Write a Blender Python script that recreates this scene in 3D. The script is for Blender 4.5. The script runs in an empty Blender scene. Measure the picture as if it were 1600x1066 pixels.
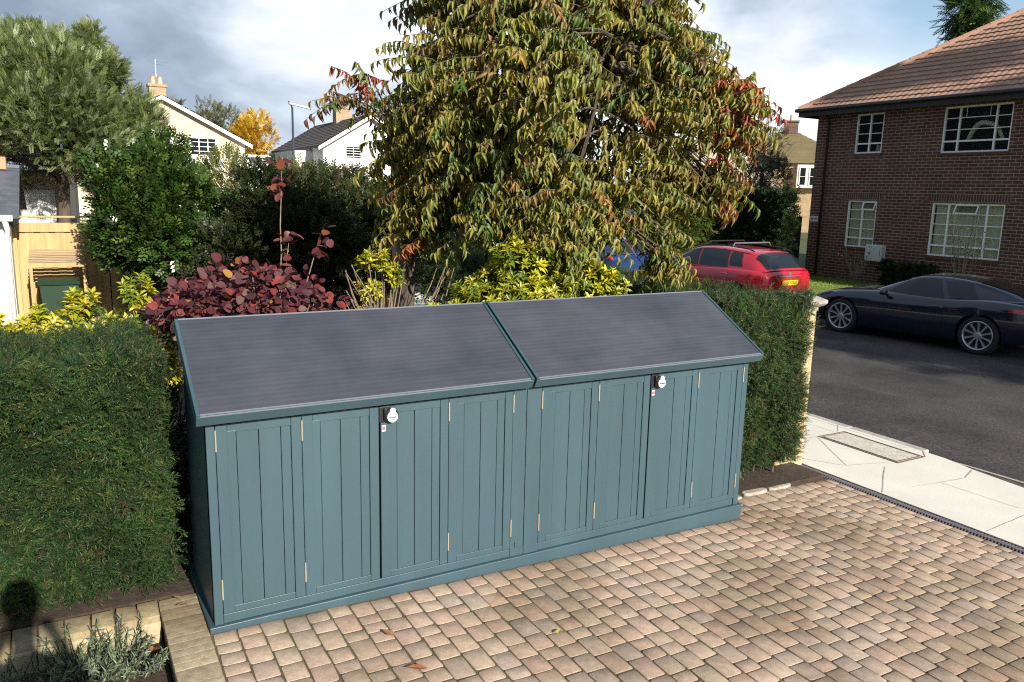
import bpy, bmesh, math, random
import numpy as np
from mathutils import Vector, Matrix
S = bpy.context.scene
COL = S.collection
PI = math.pi
R = math.radians
random.seed(7)
rng = np.random.default_rng(11)

# ------------------------------------------------------------------ camera
cd = bpy.data.cameras.new('camera'); cam = bpy.data.objects.new('camera', cd); COL.objects.link(cam)
S.camera = cam
cd.sensor_width = 36; cd.lens = 27.83; cd.clip_end = 3000; cd.clip_start = .05
pitch, roll, yaw = R(10.707), R(1.353), R(29.69)
fw = Vector((math.sin(yaw)*math.cos(pitch), math.cos(yaw)*math.cos(pitch), -math.sin(pitch)))
r0 = Vector((math.cos(yaw), -math.sin(yaw), 0)); u0 = r0.cross(fw)
r1 = math.cos(roll)*r0 + math.sin(roll)*u0; u1 = -math.sin(roll)*r0 + math.cos(roll)*u0
M = Matrix((r1, u1, -fw)).transposed().to_4x4(); M.translation = Vector((-0.553, -4.198, 2.4))
cam.matrix_world = M

# ------------------------------------------------------------------ sun, sky, exposure
SUN_ELEV, SUN_AZ = R(25.0), R(176.0)          # azimuth clockwise from +Y; the sun stands behind the camera
sd = bpy.data.lights.new('sun', 'SUN'); sun = bpy.data.objects.new('sun', sd); COL.objects.link(sun)
sd.energy = 5.0; sd.angle = R(0.53); sd.color = (1, .93, .82)
tosun = Vector((math.sin(SUN_AZ)*math.cos(SUN_ELEV), math.cos(SUN_AZ)*math.cos(SUN_ELEV), math.sin(SUN_ELEV)))
sun.rotation_euler = tosun.to_track_quat('Z', 'Y').to_euler()
S.view_settings.view_transform = 'Standard'; S.view_settings.look = 'None'
S.view_settings.exposure = 0.80; S.view_settings.gamma = 1; S.view_settings.use_curve_mapping = False
S.cycles.use_denoising = False; S.cycles.pixel_filter_type = 'BLACKMAN_HARRIS'; S.cycles.filter_width = 1.15; S.cycles.sample_clamp_indirect = 4
W = bpy.data.worlds.new('World'); S.world = W; W.use_nodes = True
nt = W.node_tree; nt.nodes.clear()
def N(nt, t, **k):
    n = nt.nodes.new(t)
    for a, b in k.items():
        if a.startswith('i_'): n.inputs[a[2:].replace('_', ' ')].default_value = b
        else: setattr(n, a, b)
    return n
def ramp(nt, stops, src=None):
    n = nt.nodes.new('ShaderNodeValToRGB'); e = n.color_ramp.elements
    while len(e) > 1: e.remove(e[-1])
    for i, (p, c) in enumerate(stops):
        el = e[0] if i == 0 else e.new(p)
        el.position = p; el.color = tuple(c) + (1,) if len(c) == 3 else c
    if src: nt.links.new(src, n.inputs[0])
    return n
def math_n(nt, op, a, b=None):
    n = nt.nodes.new('ShaderNodeMath'); n.operation = op
    for i, v in enumerate((a, b)):
        if v is None: continue
        if isinstance(v, (int, float)): n.inputs[i].default_value = v
        else: nt.links.new(v, n.inputs[i])
    return n.outputs[0]
def mixc(nt, fac, a, b, mode='MIX'):
    n = nt.nodes.new('ShaderNodeMix'); n.data_type = 'RGBA'; n.blend_type = mode
    for s, v in ((n.inputs[0], fac), (n.inputs[6], a), (n.inputs[7], b)):
        if isinstance(v, (int, float)): s.default_value = v
        elif isinstance(v, (tuple, list)): s.default_value = tuple(v) + (1,) if len(v) == 3 else v
        else: nt.links.new(v, s)
    return n.outputs[2]
sky = N(nt, 'ShaderNodeTexSky', sky_type='NISHITA', sun_disc=False, sun_elevation=SUN_ELEV, sun_rotation=SUN_AZ)
tc = N(nt, 'ShaderNodeTexCoord'); mp = N(nt, 'ShaderNodeMapping'); mp.inputs['Scale'].default_value = (1, 1, 1.9); mp.inputs['Location'].default_value = (.35, .12, .3)
nt.links.new(tc.outputs['Generated'], mp.inputs[0])
n1 = N(nt, 'ShaderNodeTexNoise'); n1.inputs['Scale'].default_value = 2.6; n1.inputs['Detail'].default_value = 9; n1.inputs['Roughness'].default_value = .52; n1.inputs['Distortion'].default_value = .25
n2 = N(nt, 'ShaderNodeTexNoise'); n2.inputs['Scale'].default_value = 1.7; n2.inputs['Detail'].default_value = 6; n2.inputs['Roughness'].default_value = .5
nt.links.new(mp.outputs[0], n1.inputs[0])
mp2 = N(nt, 'ShaderNodeMapping'); mp2.inputs['Location'].default_value = (3.1, 1.4, .6); mp2.inputs['Scale'].default_value = (1, 1, 3.2)
nt.links.new(tc.outputs['Generated'], mp2.inputs[0]); nt.links.new(mp2.outputs[0], n2.inputs[0])
sx = N(nt, 'ShaderNodeSeparateXYZ'); nt.links.new(tc.outputs['Generated'], sx.inputs[0])
# cloud brightness: dull grey-blue banks to the north-west, white ones to the north-east (a real change across the sky)
east = math_n(nt, 'MULTIPLY_ADD', sx.outputs[0], .42); nt.nodes[-1].inputs[2].default_value = -.13
lowz = math_n(nt, 'MULTIPLY_ADD', sx.outputs[2], -.75); nt.nodes[-1].inputs[2].default_value = .10
con = math_n(nt, 'MULTIPLY_ADD', n1.outputs[0], 1.75); nt.nodes[-1].inputs[2].default_value = -.36
bri = math_n(nt, 'ADD', math_n(nt, 'ADD', con, east), lowz)
cl = ramp(nt, [(.22, (.22, .28, .36)), (.38, (.34, .41, .51)), (.52, (.57, .63, .72)), (.72, (.90, .92, .96))], bri)
cover = math_n(nt, 'SUBTRACT', n2.outputs[0], math_n(nt, 'MULTIPLY', math_n(nt, 'MAXIMUM', math_n(nt, 'SUBTRACT', sx.outputs[0], .70), 0), 1.6))
cv = ramp(nt, [(.31, (0, 0, 0)), (.45, (1, 1, 1))], cover)
bg1 = N(nt, 'ShaderNodeBackground'); bg1.inputs[1].default_value = .10; nt.links.new(sky.outputs[0], bg1.inputs[0])
bg2 = N(nt, 'ShaderNodeBackground'); bg2.inputs[1].default_value = .80; nt.links.new(cl.outputs[0], bg2.inputs[0])
ms = N(nt, 'ShaderNodeMixShader'); nt.links.new(cv.outputs[0], ms.inputs[0]); nt.links.new(bg1.outputs[0], ms.inputs[1]); nt.links.new(bg2.outputs[0], ms.inputs[2])
wo = N(nt, 'ShaderNodeOutputWorld'); nt.links.new(ms.outputs[0], wo.inputs[0])

# ------------------------------------------------------------------ materials
def new_mat(name):
    m = bpy.data.materials.new(name); m.use_nodes = True
    return m, m.node_tree, m.node_tree.nodes['Principled BSDF']
def pmat(name, col, rough=.6, var=.0, scale=8, bump=0, bscale=None, metal=0, spec=.5, coat=0, stretch=None, col2=None, detail=6):
    m, t, b = new_mat(name)
    b.inputs['Roughness'].default_value = rough; b.inputs['Metallic'].default_value = metal
    b.inputs['Specular IOR Level'].default_value = spec; b.inputs['Coat Weight'].default_value = coat; b.inputs['Coat Roughness'].default_value = .04
    b.inputs['Base Color'].default_value = tuple(col) + (1,)
    if var or bump or col2:
        tc = N(t, 'ShaderNodeTexCoord'); mp = N(t, 'ShaderNodeMapping'); t.links.new(tc.outputs['Object'], mp.inputs[0])
        if stretch: mp.inputs['Scale'].default_value = stretch
        n = N(t, 'ShaderNodeTexNoise'); n.inputs['Scale'].default_value = scale; n.inputs['Detail'].default_value = detail; n.inputs['Roughness'].default_value = .6
        t.links.new(mp.outputs[0], n.inputs[0])
        c2 = col2 or tuple(min(1, c*(1+var)) for c in col); c1 = tuple(c*(1-var) for c in col)
        rp = ramp(t, [(.3, c1), (.7, c2)], n.outputs[0]); t.links.new(rp.outputs[0], b.inputs['Base Color'])
        if bump:
            nb = N(t, 'ShaderNodeTexNoise'); nb.inputs['Scale'].default_value = bscale or scale*4; nb.inputs['Detail'].default_value = 5
            t.links.new(mp.outputs[0], nb.inputs[0])
            bp = N(t, 'ShaderNodeBump'); bp.inputs['Strength'].default_value = bump; bp.inputs['Distance'].default_value = .01
            t.links.new(nb.outputs[0], bp.inputs['Height']); t.links.new(bp.outputs[0], b.inputs['Normal'])
    return m
def leaf_mat(name, trans=.3, rough=.45, spec=.4):
    m, t, b = new_mat(name)
    a = N(t, 'ShaderNodeAttribute', attribute_name='tint'); b.inputs['Roughness'].default_value = rough; b.inputs['Specular IOR Level'].default_value = spec
    t.links.new(a.outputs['Color'], b.inputs['Base Color'])
    tr = N(t, 'ShaderNodeBsdfTranslucent'); hs = N(t, 'ShaderNodeHueSaturation'); hs.inputs['Value'].default_value = 1.5; hs.inputs['Saturation'].default_value = 1.1
    t.links.new(a.outputs['Color'], hs.inputs['Color']); t.links.new(hs.outputs[0], tr.inputs[0])
    mx = N(t, 'ShaderNodeMixShader'); mx.inputs[0].default_value = trans
    o = t.nodes['Material Output']; t.links.new(b.outputs[0], mx.inputs[1]); t.links.new(tr.outputs[0], mx.inputs[2]); t.links.new(mx.outputs[0], o.inputs[0])
    return m
def tint_mat(name, rough=.85, nvar=.25, nscale=25, bump=.3, spots=True):
    m, t, b = new_mat(name)
    a = N(t, 'ShaderNodeAttribute', attribute_name='tint'); b.inputs['Roughness'].default_value = rough; b.inputs['Specular IOR Level'].default_value = .25
    tc = N(t, 'ShaderNodeTexCoord'); n = N(t, 'ShaderNodeTexNoise'); n.inputs['Scale'].default_value = nscale; n.inputs['Detail'].default_value = 8; n.inputs['Roughness'].default_value = .65
    t.links.new(tc.outputs['Object'], n.inputs[0])
    rp = ramp(t, [(.3, (1-nvar,)*3), (.7, (1+nvar*.4,)*3)], n.outputs[0])
    c = mixc(t, 1.0, a.outputs['Color'], rp.outputs[0], 'MULTIPLY')
    if spots:
        n3 = N(t, 'ShaderNodeTexNoise'); n3.inputs['Scale'].default_value = 9; n3.inputs['Detail'].default_value = 6; n3.inputs['Roughness'].default_value = .7; t.links.new(tc.outputs['Object'], n3.inputs[0])
        r3 = ramp(t, [(.66, (0, 0, 0)), (.74, (.7, .7, .7))], n3.outputs[0]); c = mixc(t, r3.outputs[0], c, (.55, .50, .44))
        n4 = N(t, 'ShaderNodeTexNoise'); n4.inputs['Scale'].default_value = 1.1; n4.inputs['Detail'].default_value = 5; t.links.new(tc.outputs['Object'], n4.inputs[0])
        r4 = ramp(t, [(.42, (.74, .72, .66)), (.6, (1.06, 1.05, 1.05))], n4.outputs[0]); c = mixc(t, 1.0, c, r4.outputs[0], 'MULTIPLY')
    n5 = N(t, 'ShaderNodeTexNoise'); n5.inputs['Scale'].default_value = 260; n5.inputs['Detail'].default_value = 2; t.links.new(tc.outputs['Object'], n5.inputs[0])
    c = mixc(t, 1.0, c, ramp(t, [(.35, (.78, .77, .76)), (.62, (1.12, 1.12, 1.12))], n5.outputs[0]).outputs[0], 'MULTIPLY')
    t.links.new(c, b.inputs['Base Color'])
    nb = N(t, 'ShaderNodeTexNoise'); nb.inputs['Scale'].default_value = 120; nb.inputs['Detail'].default_value = 4; t.links.new(tc.outputs['Object'], nb.inputs[0])
    bp = N(t, 'ShaderNodeBump'); bp.inputs['Strength'].default_value = bump; bp.inputs['Distance'].default_value = .004
    t.links.new(nb.outputs[0], bp.inputs['Height']); t.links.new(bp.outputs[0], b.inputs['Normal'])
    return m
def brick_mat(name, c1, c2, mortar, bw=.225, bh=.075, ms=.010, bump=.6):
    m, t, b = new_mat(name)
    b.inputs['Roughness'].default_value = .9; b.inputs['Specular IOR Level'].default_value = .2
    tc = N(t, 'ShaderNodeTexCoord'); s = N(t, 'ShaderNodeSeparateXYZ'); t.links.new(tc.outputs['Object'], s.inputs[0])
    cb = N(t, 'ShaderNodeCombineXYZ'); t.links.new(math_n(t, 'ADD', s.outputs[0], s.outputs[1]), cb.inputs[0]); t.links.new(s.outputs[2], cb.inputs[1])
    br = N(t, 'ShaderNodeTexBrick'); t.links.new(cb.outputs[0], br.inputs[0])
    br.inputs['Scale'].default_value = 1; br.inputs['Brick Width'].default_value = bw; br.inputs['Row Height'].default_value = bh
    br.inputs['Mortar Size'].default_value = ms; br.inputs['Mortar Smooth'].default_value = .1; br.inputs['Bias'].default_value = 0
    br.inputs['Color1'].default_value = tuple(c1)+(1,); br.inputs['Color2'].default_value = tuple(c2)+(1,); br.inputs['Mortar'].default_value = tuple(mortar)+(1,)
    n = N(t, 'ShaderNodeTexNoise'); n.inputs['Scale'].default_value = 1.3; n.inputs['Detail'].default_value = 8; n.inputs['Roughness'].default_value = .7; t.links.new(tc.outputs['Object'], n.inputs[0])
    rp = ramp(t, [(.3, (.72, .70, .70)), (.7, (1.15, 1.12, 1.1))], n.outputs[0])
    t.links.new(mixc(t, 1.0, br.outputs[0], rp.outputs[0], 'MULTIPLY'), b.inputs['Base Color'])
    bp = N(t, 'ShaderNodeBump'); bp.inputs['Strength'].default_value = bump; bp.inputs['Distance'].default_value = .008; bp.invert = True
    t.links.new(br.outputs['Fac'], bp.inputs['Height']); t.links.new(bp.outputs[0], b.inputs['Normal'])
    return m
def glass_mat(name, tint=(.90, .90, .86), refl=.0):
    m, t, b = new_mat(name)
    b.inputs['Base Color'].default_value = (.01, .012, .013, 1); b.inputs['Roughness'].default_value = .03
    tr = N(t, 'ShaderNodeBsdfTransparent'); tr.inputs[0].default_value = tuple(tint)+(1,)
    mx = N(t, 'ShaderNodeMixShader'); mx.inputs[0].default_value = .90
    o = t.nodes['Material Output']; t.links.new(b.outputs[0], mx.inputs[1]); t.links.new(tr.outputs[0], mx.inputs[2]); t.links.new(mx.outputs[0], o.inputs[0])
    return m
M_ = {}
M_['teal'] = pmat('teal_paint', (.038, .076, .095), .46, .13, 2.5, .18, 70, stretch=(1, 1, .12))
M_['groove'] = pmat('groove_shade', (.02, .035, .04), .7)  # darker teal that paints shade into the door grooves and gaps
M_['brass'] = pmat('brass', (.52, .42, .29), .45, metal=.5)
M_['black'] = pmat('black_plastic', (.012, .012, .013), .45)
M_['white'] = pmat('white_paint', (.62, .62, .61), .5, .06, 5)
M_['sticker_red'] = pmat('red_print', (.65, .10, .12), .5)
M_['steel'] = pmat('brushed_steel', (.62, .62, .60), .3, metal=.9)

# ------------------------------------------------------------------ mesh helpers
def tag(o, label=None, cat=None, group=None, kind=None):
    if label: o['label'] = label
    if cat: o['category'] = cat
    if group: o['group'] = group
    if kind: o['kind'] = kind
    return o
def empty(name, loc=(0, 0, 0), label=None, cat=None, group=None, rz=0):
    o = bpy.data.objects.new(name, None); o.empty_display_size = .2; COL.objects.link(o); o.location = loc; o.rotation_euler = (0, 0, rz)
    return tag(o, label, cat, group)
class MB:
    """collects polygons; build() links them as one mesh object"""
    def __init__(s): s.v = []; s.f = []; s.mi = []; s.m = 0
    def add(s, vs, fs):
        k = len(s.v); s.v += [tuple(v) for v in vs]; s.f += [tuple(i+k for i in f) for f in fs]; s.mi += [s.m]*len(fs)
    def box(s, a, b, bev=0, rot=None, org=None):
        x0, y0, z0 = a; x1, y1, z1 = b
        if bev > 0:
            bm = bmesh.new(); bmesh.ops.create_cube(bm, size=1)
            for v in bm.verts: v.co = Vector((x0+(v.co.x+.5)*(x1-x0), y0+(v.co.y+.5)*(y1-y0), z0+(v.co.z+.5)*(z1-z0)))
            bmesh.ops.bevel(bm, geom=bm.edges[:], offset=bev, segments=2, affect='EDGES', profile=.5)
            vs = [v.co.copy() for v in bm.verts]; bm.verts.index_update(); fs = [[v.index for v in f.verts] for f in bm.faces]; bm.free()
        else:
            vs = [Vector(q) for q in ((x0, y0, z0), (x1, y0, z0), (x1, y1, z0), (x0, y1, z0), (x0, y0, z1), (x1, y0, z1), (x1, y1, z1), (x0, y1, z1))]
            fs = [(0, 3, 2, 1), (4, 5, 6, 7), (0, 1, 5, 4), (1, 2, 6, 5), (2, 3, 7, 6), (3, 0, 4, 7)]
        if rot is not None:
            org = Vector(org or (0, 0, 0)); vs = [org + rot @ (v-org) for v in vs]
        s.add(vs, fs); return s
    def poly(s, pts): s.add(pts, [tuple(range(len(pts)))]); return s
    def prism(s, pts, d):
        n = len(pts); d = Vector(d); a = [Vector(p) for p in pts]; b = [p+d for p in a]
        s.add(a+b, [tuple(range(n))[::-1], tuple(range(n, 2*n))] + [(i, (i+1) % n, n+(i+1) % n, n+i) for i in range(n)]); return s
    def tube(s, pts, rad, seg=6, cap=True):
        pts = [Vector(p) for p in pts]; n = len(pts)
        if not hasattr(rad, '__len__'): rad = [rad]*n
        vs = []; ref = None
        for i, p in enumerate(pts):
            d = (pts[min(i+1, n-1)]-pts[max(i-1, 0)])
            d = d.normalized() if d.length > 1e-9 else Vector((0, 0, 1))
            if ref is None: ref = Vector((1, 0, 0)) if abs(d.x) < .8 else Vector((0, 1, 0))
            a = d.cross(ref).normalized(); b = d.cross(a).normalized(); ref = -b if False else a.cross(d)
            for k in range(seg):
                t = 2*PI*k/seg; vs.append(p + rad[i]*(math.cos(t)*a+math.sin(t)*b))
        fs = []
        for i in range(n-1):
            for k in range(seg): fs.append((i*seg+k, i*seg+(k+1) % seg, (i+1)*seg+(k+1) % seg, (i+1)*seg+k))
        if cap: fs += [tuple(range(seg))[::-1], tuple(range((n-1)*seg, n*seg))]
        s.add(vs, fs); return s
    def lathe(s, prof, c=(0, 0, 0), axis='Z', seg=24):
        vs = []; n = len(prof); c = Vector(c)
        for (r, h) in prof:
            for k in range(seg):
                t = 2*PI*k/seg; x, y = r*math.cos(t), r*math.sin(t)
                vs.append(c + (Vector((x, y, h)) if axis == 'Z' else Vector((h, x, y)) if axis == 'X' else Vector((x, h, y))))
        s.add(vs, [(i*seg+k, i*seg+(k+1) % seg, (i+1)*seg+(k+1) % seg, (i+1)*seg+k) for i in range(n-1) for k in range(seg)]); return s
    def build(s, name, mat, parent=None, smooth=False):
        me = bpy.data.meshes.new(name); me.from_pydata(s.v, [], s.f); me.update()
        for m in (mat if isinstance(mat, (list, tuple)) else [mat]): me.materials.append(m)
        if isinstance(mat, (list, tuple)): me.polygons.foreach_set('material_index', s.mi)
        if smooth: me.shade_smooth()
        o = bpy.data.objects.new(name, me); COL.objects.link(o)
        if parent: o.parent = parent
        return o
def np_mesh(name, V, F, tint, mat, parent=None, smooth=False):
    """V (n,3), F list of (m,k) int arrays, tint (n,3)"""
    me = bpy.data.meshes.new(name); me.vertices.add(len(V)); me.vertices.foreach_set('co', V.astype(np.float32).ravel())
    loops = np.concatenate([f.ravel() for f in F]); tot = np.concatenate([np.full(len(f), f.shape[1]) for f in F])
    st = np.concatenate([[0], np.cumsum(tot)[:-1]])
    me.loops.add(len(loops)); me.loops.foreach_set('vertex_index', loops.astype(np.int32))
    me.polygons.add(len(tot)); me.polygons.foreach_set('loop_start', st.astype(np.int32))
    try: me.polygons.foreach_set('loop_total', tot.astype(np.int32))
    except Exception: pass
    me.update(calc_edges=True); me.validate()
    if tint is not None:
        a = me.attributes.new('tint', 'FLOAT_COLOR', 'POINT'); c = np.ones((len(V), 4), np.float32); c[:, :3] = np.clip(tint, 0, 1); a.data.foreach_set('color', c.ravel())
    if smooth: me.shade_smooth()
    me.materials.append(mat)
    o = bpy.data.objects.new(name, me); COL.objects.link(o)
    if parent: o.parent = parent
    return o
def nrm(a): return a/np.maximum(np.linalg.norm(a, axis=-1, keepdims=True), 1e-9)
def rand_dir(n):
    return nrm(rng.normal(size=(n, 3)))
# leaf templates: (across, along, lift) with unit length / unit width
LEAF = (np.array([[0, 0, 0], [-.5, .3, .10], [0, .3, 0], [.5, .3, .10], [-.42, .66, .06], [0, .66, -.05], [.42, .66, .06], [0, 1, -.16]]),
        [np.array([[0, 2, 1], [0, 3, 2], [4, 5, 7], [5, 6, 7]]), np.array([[1, 2, 5, 4], [2, 3, 6, 5]])])
DROOP = (np.array([[0, 0, 0], [-.5, .32, .20], [0, .32, .02], [.5, .32, .20], [-.40, .68, .04], [0, .68, -.14], [.40, .68, .04], [0, 1, -.42]]), LEAF[1])
ROUND = (np.array([[0, 0, 0], [-.42, .15, .05], [-.5, .5, .07], [-.3, .85, .03], [0, 1, -.04], [.3, .85, .03], [.5, .5, .07], [.42, .15, .05], [0, .5, 0]]),
         [np.array([[0, 8, 1], [1, 8, 2], [2, 8, 3], [3, 8, 4], [4, 8, 5], [5, 8, 6], [6, 8, 7], [7, 8, 0]])])
BLADE = (np.array([[-.5, 0, 0], [.5, 0, 0], [.3, .6, .05], [-.3, .6, .05], [0, 1, -.05]]), [np.array([[0, 1, 2, 3]]), np.array([[3, 2, 4]])])
def sprig_template(pairs, ll, lw, ang, lift=.1):
    """flat spray: a stem with leaves in two rows; unit length 1 along"""
    V = [(-.008, 0, 0), (.008, 0, 0), (0, 1, 0)]; T = [(0, 1, 2)]; Q = []
    for i in range(pairs):
        y = .06+.86*i/max(1, pairs-1)
        l = ll*(1-.45*(i/pairs)**2)
        for sgn in (-1, 1):
            yy = y+(.5/pairs if sgn > 0 else 0)
            dx, dy = sgn*math.sin(ang), math.cos(ang); px, py = -dy, dx
            k = len(V)
            V += [(0, yy, 0), (dx*l*.5+px*lw*.5, yy+dy*l*.5+py*lw*.5, lift*l), (dx*l*.5-px*lw*.5, yy+dy*l*.5-py*lw*.5, lift*l), (dx*l, yy+dy*l, lift*l*.6)]
            Q.append((k, k+2, k+3, k+1))
    return (np.array(V), [np.array(T), np.array(Q)])
def spiky_template(nn, ll, lw, spread, seed):
    g = random.Random(seed); V = [(-.007, 0, 0), (.007, 0, 0), (0, 1, 0)]; T = [(0, 1, 2)]; Q = []
    for i in range(nn):
        y = .04+.9*i/nn; a = i*2.4+g.uniform(-.5, .5); sp = spread*g.uniform(.6, 1.25); l = ll*g.uniform(.7, 1.2)*(1-.3*i/nn)
        d = Vector((math.cos(a)*math.sin(sp), math.cos(sp), math.sin(a)*math.sin(sp)*.7)).normalized(); s = d.cross(Vector((0, 1, 0)) if abs(d.y) < .95 else Vector((1, 0, 0))).normalized()*lw/2; b_ = Vector((0, y, 0)); k = len(V)
        V += [tuple(b_), tuple(b_+d*l*.5+s), tuple(b_+d*l*.5-s), tuple(b_+d*l)]; Q.append((k, k+2, k+3, k+1))
    return (np.array(V, float), [np.array(T), np.array(Q)])
YEW = spiky_template(15, .36, .055, R(46), 3); OVAL = sprig_template(3, .60, .32, R(50), .25)
SPRIG = sprig_template(5, .36, .17, R(48))
WILLOW = sprig_template(6, .42, .085, R(36))
def leaves(name, P, D, U, L, Wd, col, tmpl, mat, parent=None):
    """scatter leaf shapes: P base, D leaf axis, U approx. upper side, L length, Wd width (or None: same as L)"""
    T, F = tmpl; n = len(P); k = len(T)
    D = nrm(D); A = nrm(np.cross(D, U)); U2 = np.cross(A, D)
    L = np.broadcast_to(L, (n,)); Wd = L if Wd is None else np.broadcast_to(Wd, (n,))
    V = P[:, None, :] + T[None, :, 0:1]*(Wd[:, None]*A)[:, None, :].reshape(n, 1, 3) + T[None, :, 1:2]*(L[:, None]*D).reshape(n, 1, 3) + T[None, :, 2:3]*(L[:, None]*U2).reshape(n, 1, 3)
    off = (np.arange(n)*k)[:, None, None]
    FF = [(f[None]+off).reshape(-1, f.shape[1]) for f in F]
    return np_mesh(name, V.reshape(-1, 3), FF, np.repeat(col, k, axis=0), mat, parent)
def palette(n, cols, w=None, var=.22, hue=.06):
    cols = np.array(cols); w = None if w is None else np.array(w)/sum(w)
    c = cols[rng.choice(len(cols), n, p=w)]
    return c*(1+rng.uniform(-var, var, (n, 1)))*(1+rng.uniform(-hue, hue, (n, 3)))
def lump_points(n, c, r, nl, lr, inner=.35, power=.5):
    """points in a crown of lumps: returns points and outward directions"""
    c = np.array(c, float); r = np.array(r, float)
    d = rand_dir(nl); rad = rng.uniform(.55, .95, (nl, 1)); cen = d*rad
    s = rng.uniform(lr*.7, lr*1.25, nl)
    i = rng.choice(nl, n, p=s**2/np.sum(s**2)); dd = rand_dir(n)
    q = cen[i] + dd*(s[i]*(inner+(1-inner)*rng.random(n)**power))[:, None]
    out = nrm(q*.6+dd*.8)
    return c+q*r, nrm(out*r)
TREE = pmat('bark', (.085, .065, .05), .95, .35, 14, .8, 40, stretch=(1, 1, .3))
TWIG = pmat('twig_bark', (.20, .15, .11), .9, .3, 20)
M_['leaf'] = leaf_mat('leaf_surface'); M_['glossleaf'] = leaf_mat('glossy_leaf_surface', .15, .3, .5); M_['needle'] = leaf_mat('needle_surface', .12, .5, .35)
# ------------------------------------------------------------------ ground, road, pavement, driveway
def zdrive(x): return -.021*max(x, 0)
M_['soil'] = pmat('dark_soil', (.045, .030, .021), 1, .5, 20, 1.0, 60)
M_['earth'] = pmat('rough_ground', (.05, .055, .028), 1, .4, .5, .6, 6)
M_['grass_ground'] = pmat('lawn_ground', (.13, .19, .03), 1, .35, 5, .8, 60)
def sheet(name, x0, y0, x1, y1, z, mat, kind='structure', nx=1, ny=1, zf=None):
    m = MB(); vs = []; 
    for j in range(ny+1):
        for i in range(nx+1):
            x = x0+(x1-x0)*i/nx; y = y0+(y1-y0)*j/ny; vs.append((x, y, zf(x, y) if zf else z))
    m.add(vs, [(j*(nx+1)+i, j*(nx+1)+i+1, (j+1)*(nx+1)+i+1, (j+1)*(nx+1)+i) for j in range(ny) for i in range(nx)])
    return tag(m.build(name, mat), kind=kind)
sheet('ground', -900, -900, 1400, 1400, -.42, M_['earth'])
garden = MB().box((-14, .55, -.40), (3.93, 30, .0)).box((3.96, .36, -.40), (5.36, 30, -.075)).box((-14, -.30, -.40), (-.215, .31, -.15))
tag(garden.build('garden_soil', M_['soil']), kind='structure')
# asphalt
m, t, b = new_mat('asphalt'); M_['asphalt'] = m; b.inputs['Roughness'].default_value = .85; b.inputs['Specular IOR Level'].default_value = .3
tc = N(t, 'ShaderNodeTexCoord'); n1 = N(t, 'ShaderNodeTexNoise'); n1.inputs['Scale'].default_value = .9; n1.inputs['Detail'].default_value = 9; n1.inputs['Roughness'].default_value = .65
n2 = N(t, 'ShaderNodeTexNoise'); n2.inputs['Scale'].default_value = 38; n2.inputs['Detail'].default_value = 4
v = N(t, 'ShaderNodeTexVoronoi'); v.inputs['Scale'].default_value = 34
mpv = N(t, 'ShaderNodeMapping'); mpv.inputs['Scale'].default_value = (2.2, .35, 1); n4 = N(t, 'ShaderNodeTexNoise'); n4.inputs['Scale'].default_value = 1.2; n4.inputs['Detail'].default_value = 7
for q in (n1, n2, v, mpv): t.links.new(tc.outputs['Object'], q.inputs[0])
t.links.new(mpv.outputs[0], n4.inputs[0])
c = ramp(t, [(.32, (.026, .023, .024)), (.68, (.068, .061, .059))], n1.outputs[0]).outputs[0]
c = mixc(t, 1.0, c, ramp(t, [(.35, (.60, .60, .60)), (.62, (1.45, 1.42, 1.4))], n2.outputs[0]).outputs[0], 'MULTIPLY')
c = mixc(t, ramp(t, [(.0, (.75,)*3), (.085, (0, 0, 0))], v.outputs['Distance']).outputs[0], c, (.15, .14, .13))
c = mixc(t, ramp(t, [(.62, (0, 0, 0)), (.72, (.35,)*3)], n4.outputs[0]).outputs[0], c, (.13, .12, .115))
t.links.new(c, b.inputs['Base Color'])
bp = N(t, 'ShaderNodeBump'); bp.inputs['Strength'].default_value = .5; bp.inputs['Distance'].default_value = .006; t.links.new(n2.outputs[0], bp.inputs['Height']); t.links.new(bp.outputs[0], b.inputs['Normal'])
sheet('road', 6.4, -60, 15.05, 120, -.23, M_['asphalt'], nx=12, zf=lambda x, y: -.235-.02*abs((x-11)/4)**2)
# pavement
M_['concrete'] = pmat('pale_concrete', (.63, .60, .54), .9, .07, 1.7, .12, 45, spec=.2, detail=9)
M_['concrete_joint'] = pmat('joint_dirt', (.34, .31, .26), 1, .3, 20)
M_['kerbstone'] = pmat('kerb_stone', (.36, .33, .29), .9, .22, 6, .5, 50)
edge = [(5.55, -30), (6.75, -30), (6.80, -1.6), (6.86, -.6), (6.92, -.1), (7.0, .25), (7.0, .62), (7.0, 60), (5.55, 60)]
pm = MB(); pm.prism([(x, y, -.30) for x, y in edge], (0, 0, .30-.125))
pav = tag(pm.build('pavement', M_['concrete']), kind='structure')
jm = MB()
def ribbon(m, pts, w, z):
    for k in range(len(pts)-1):
        a = Vector((*pts[k], z)); b_ = Vector((*pts[k+1], z)); d = (b_-a).normalized(); s = Vector((-d.y, d.x, 0))*w/2
        m.poly([a-s, b_-s, b_+s, a+s])
def wob(a, b_, n=7, j=.006):
    return [(a[0]+(b_[0]-a[0])*i/n+random.uniform(-j, j), a[1]+(b_[1]-a[1])*i/n+random.uniform(-j, j)) for i in range(n+1)]
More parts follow.
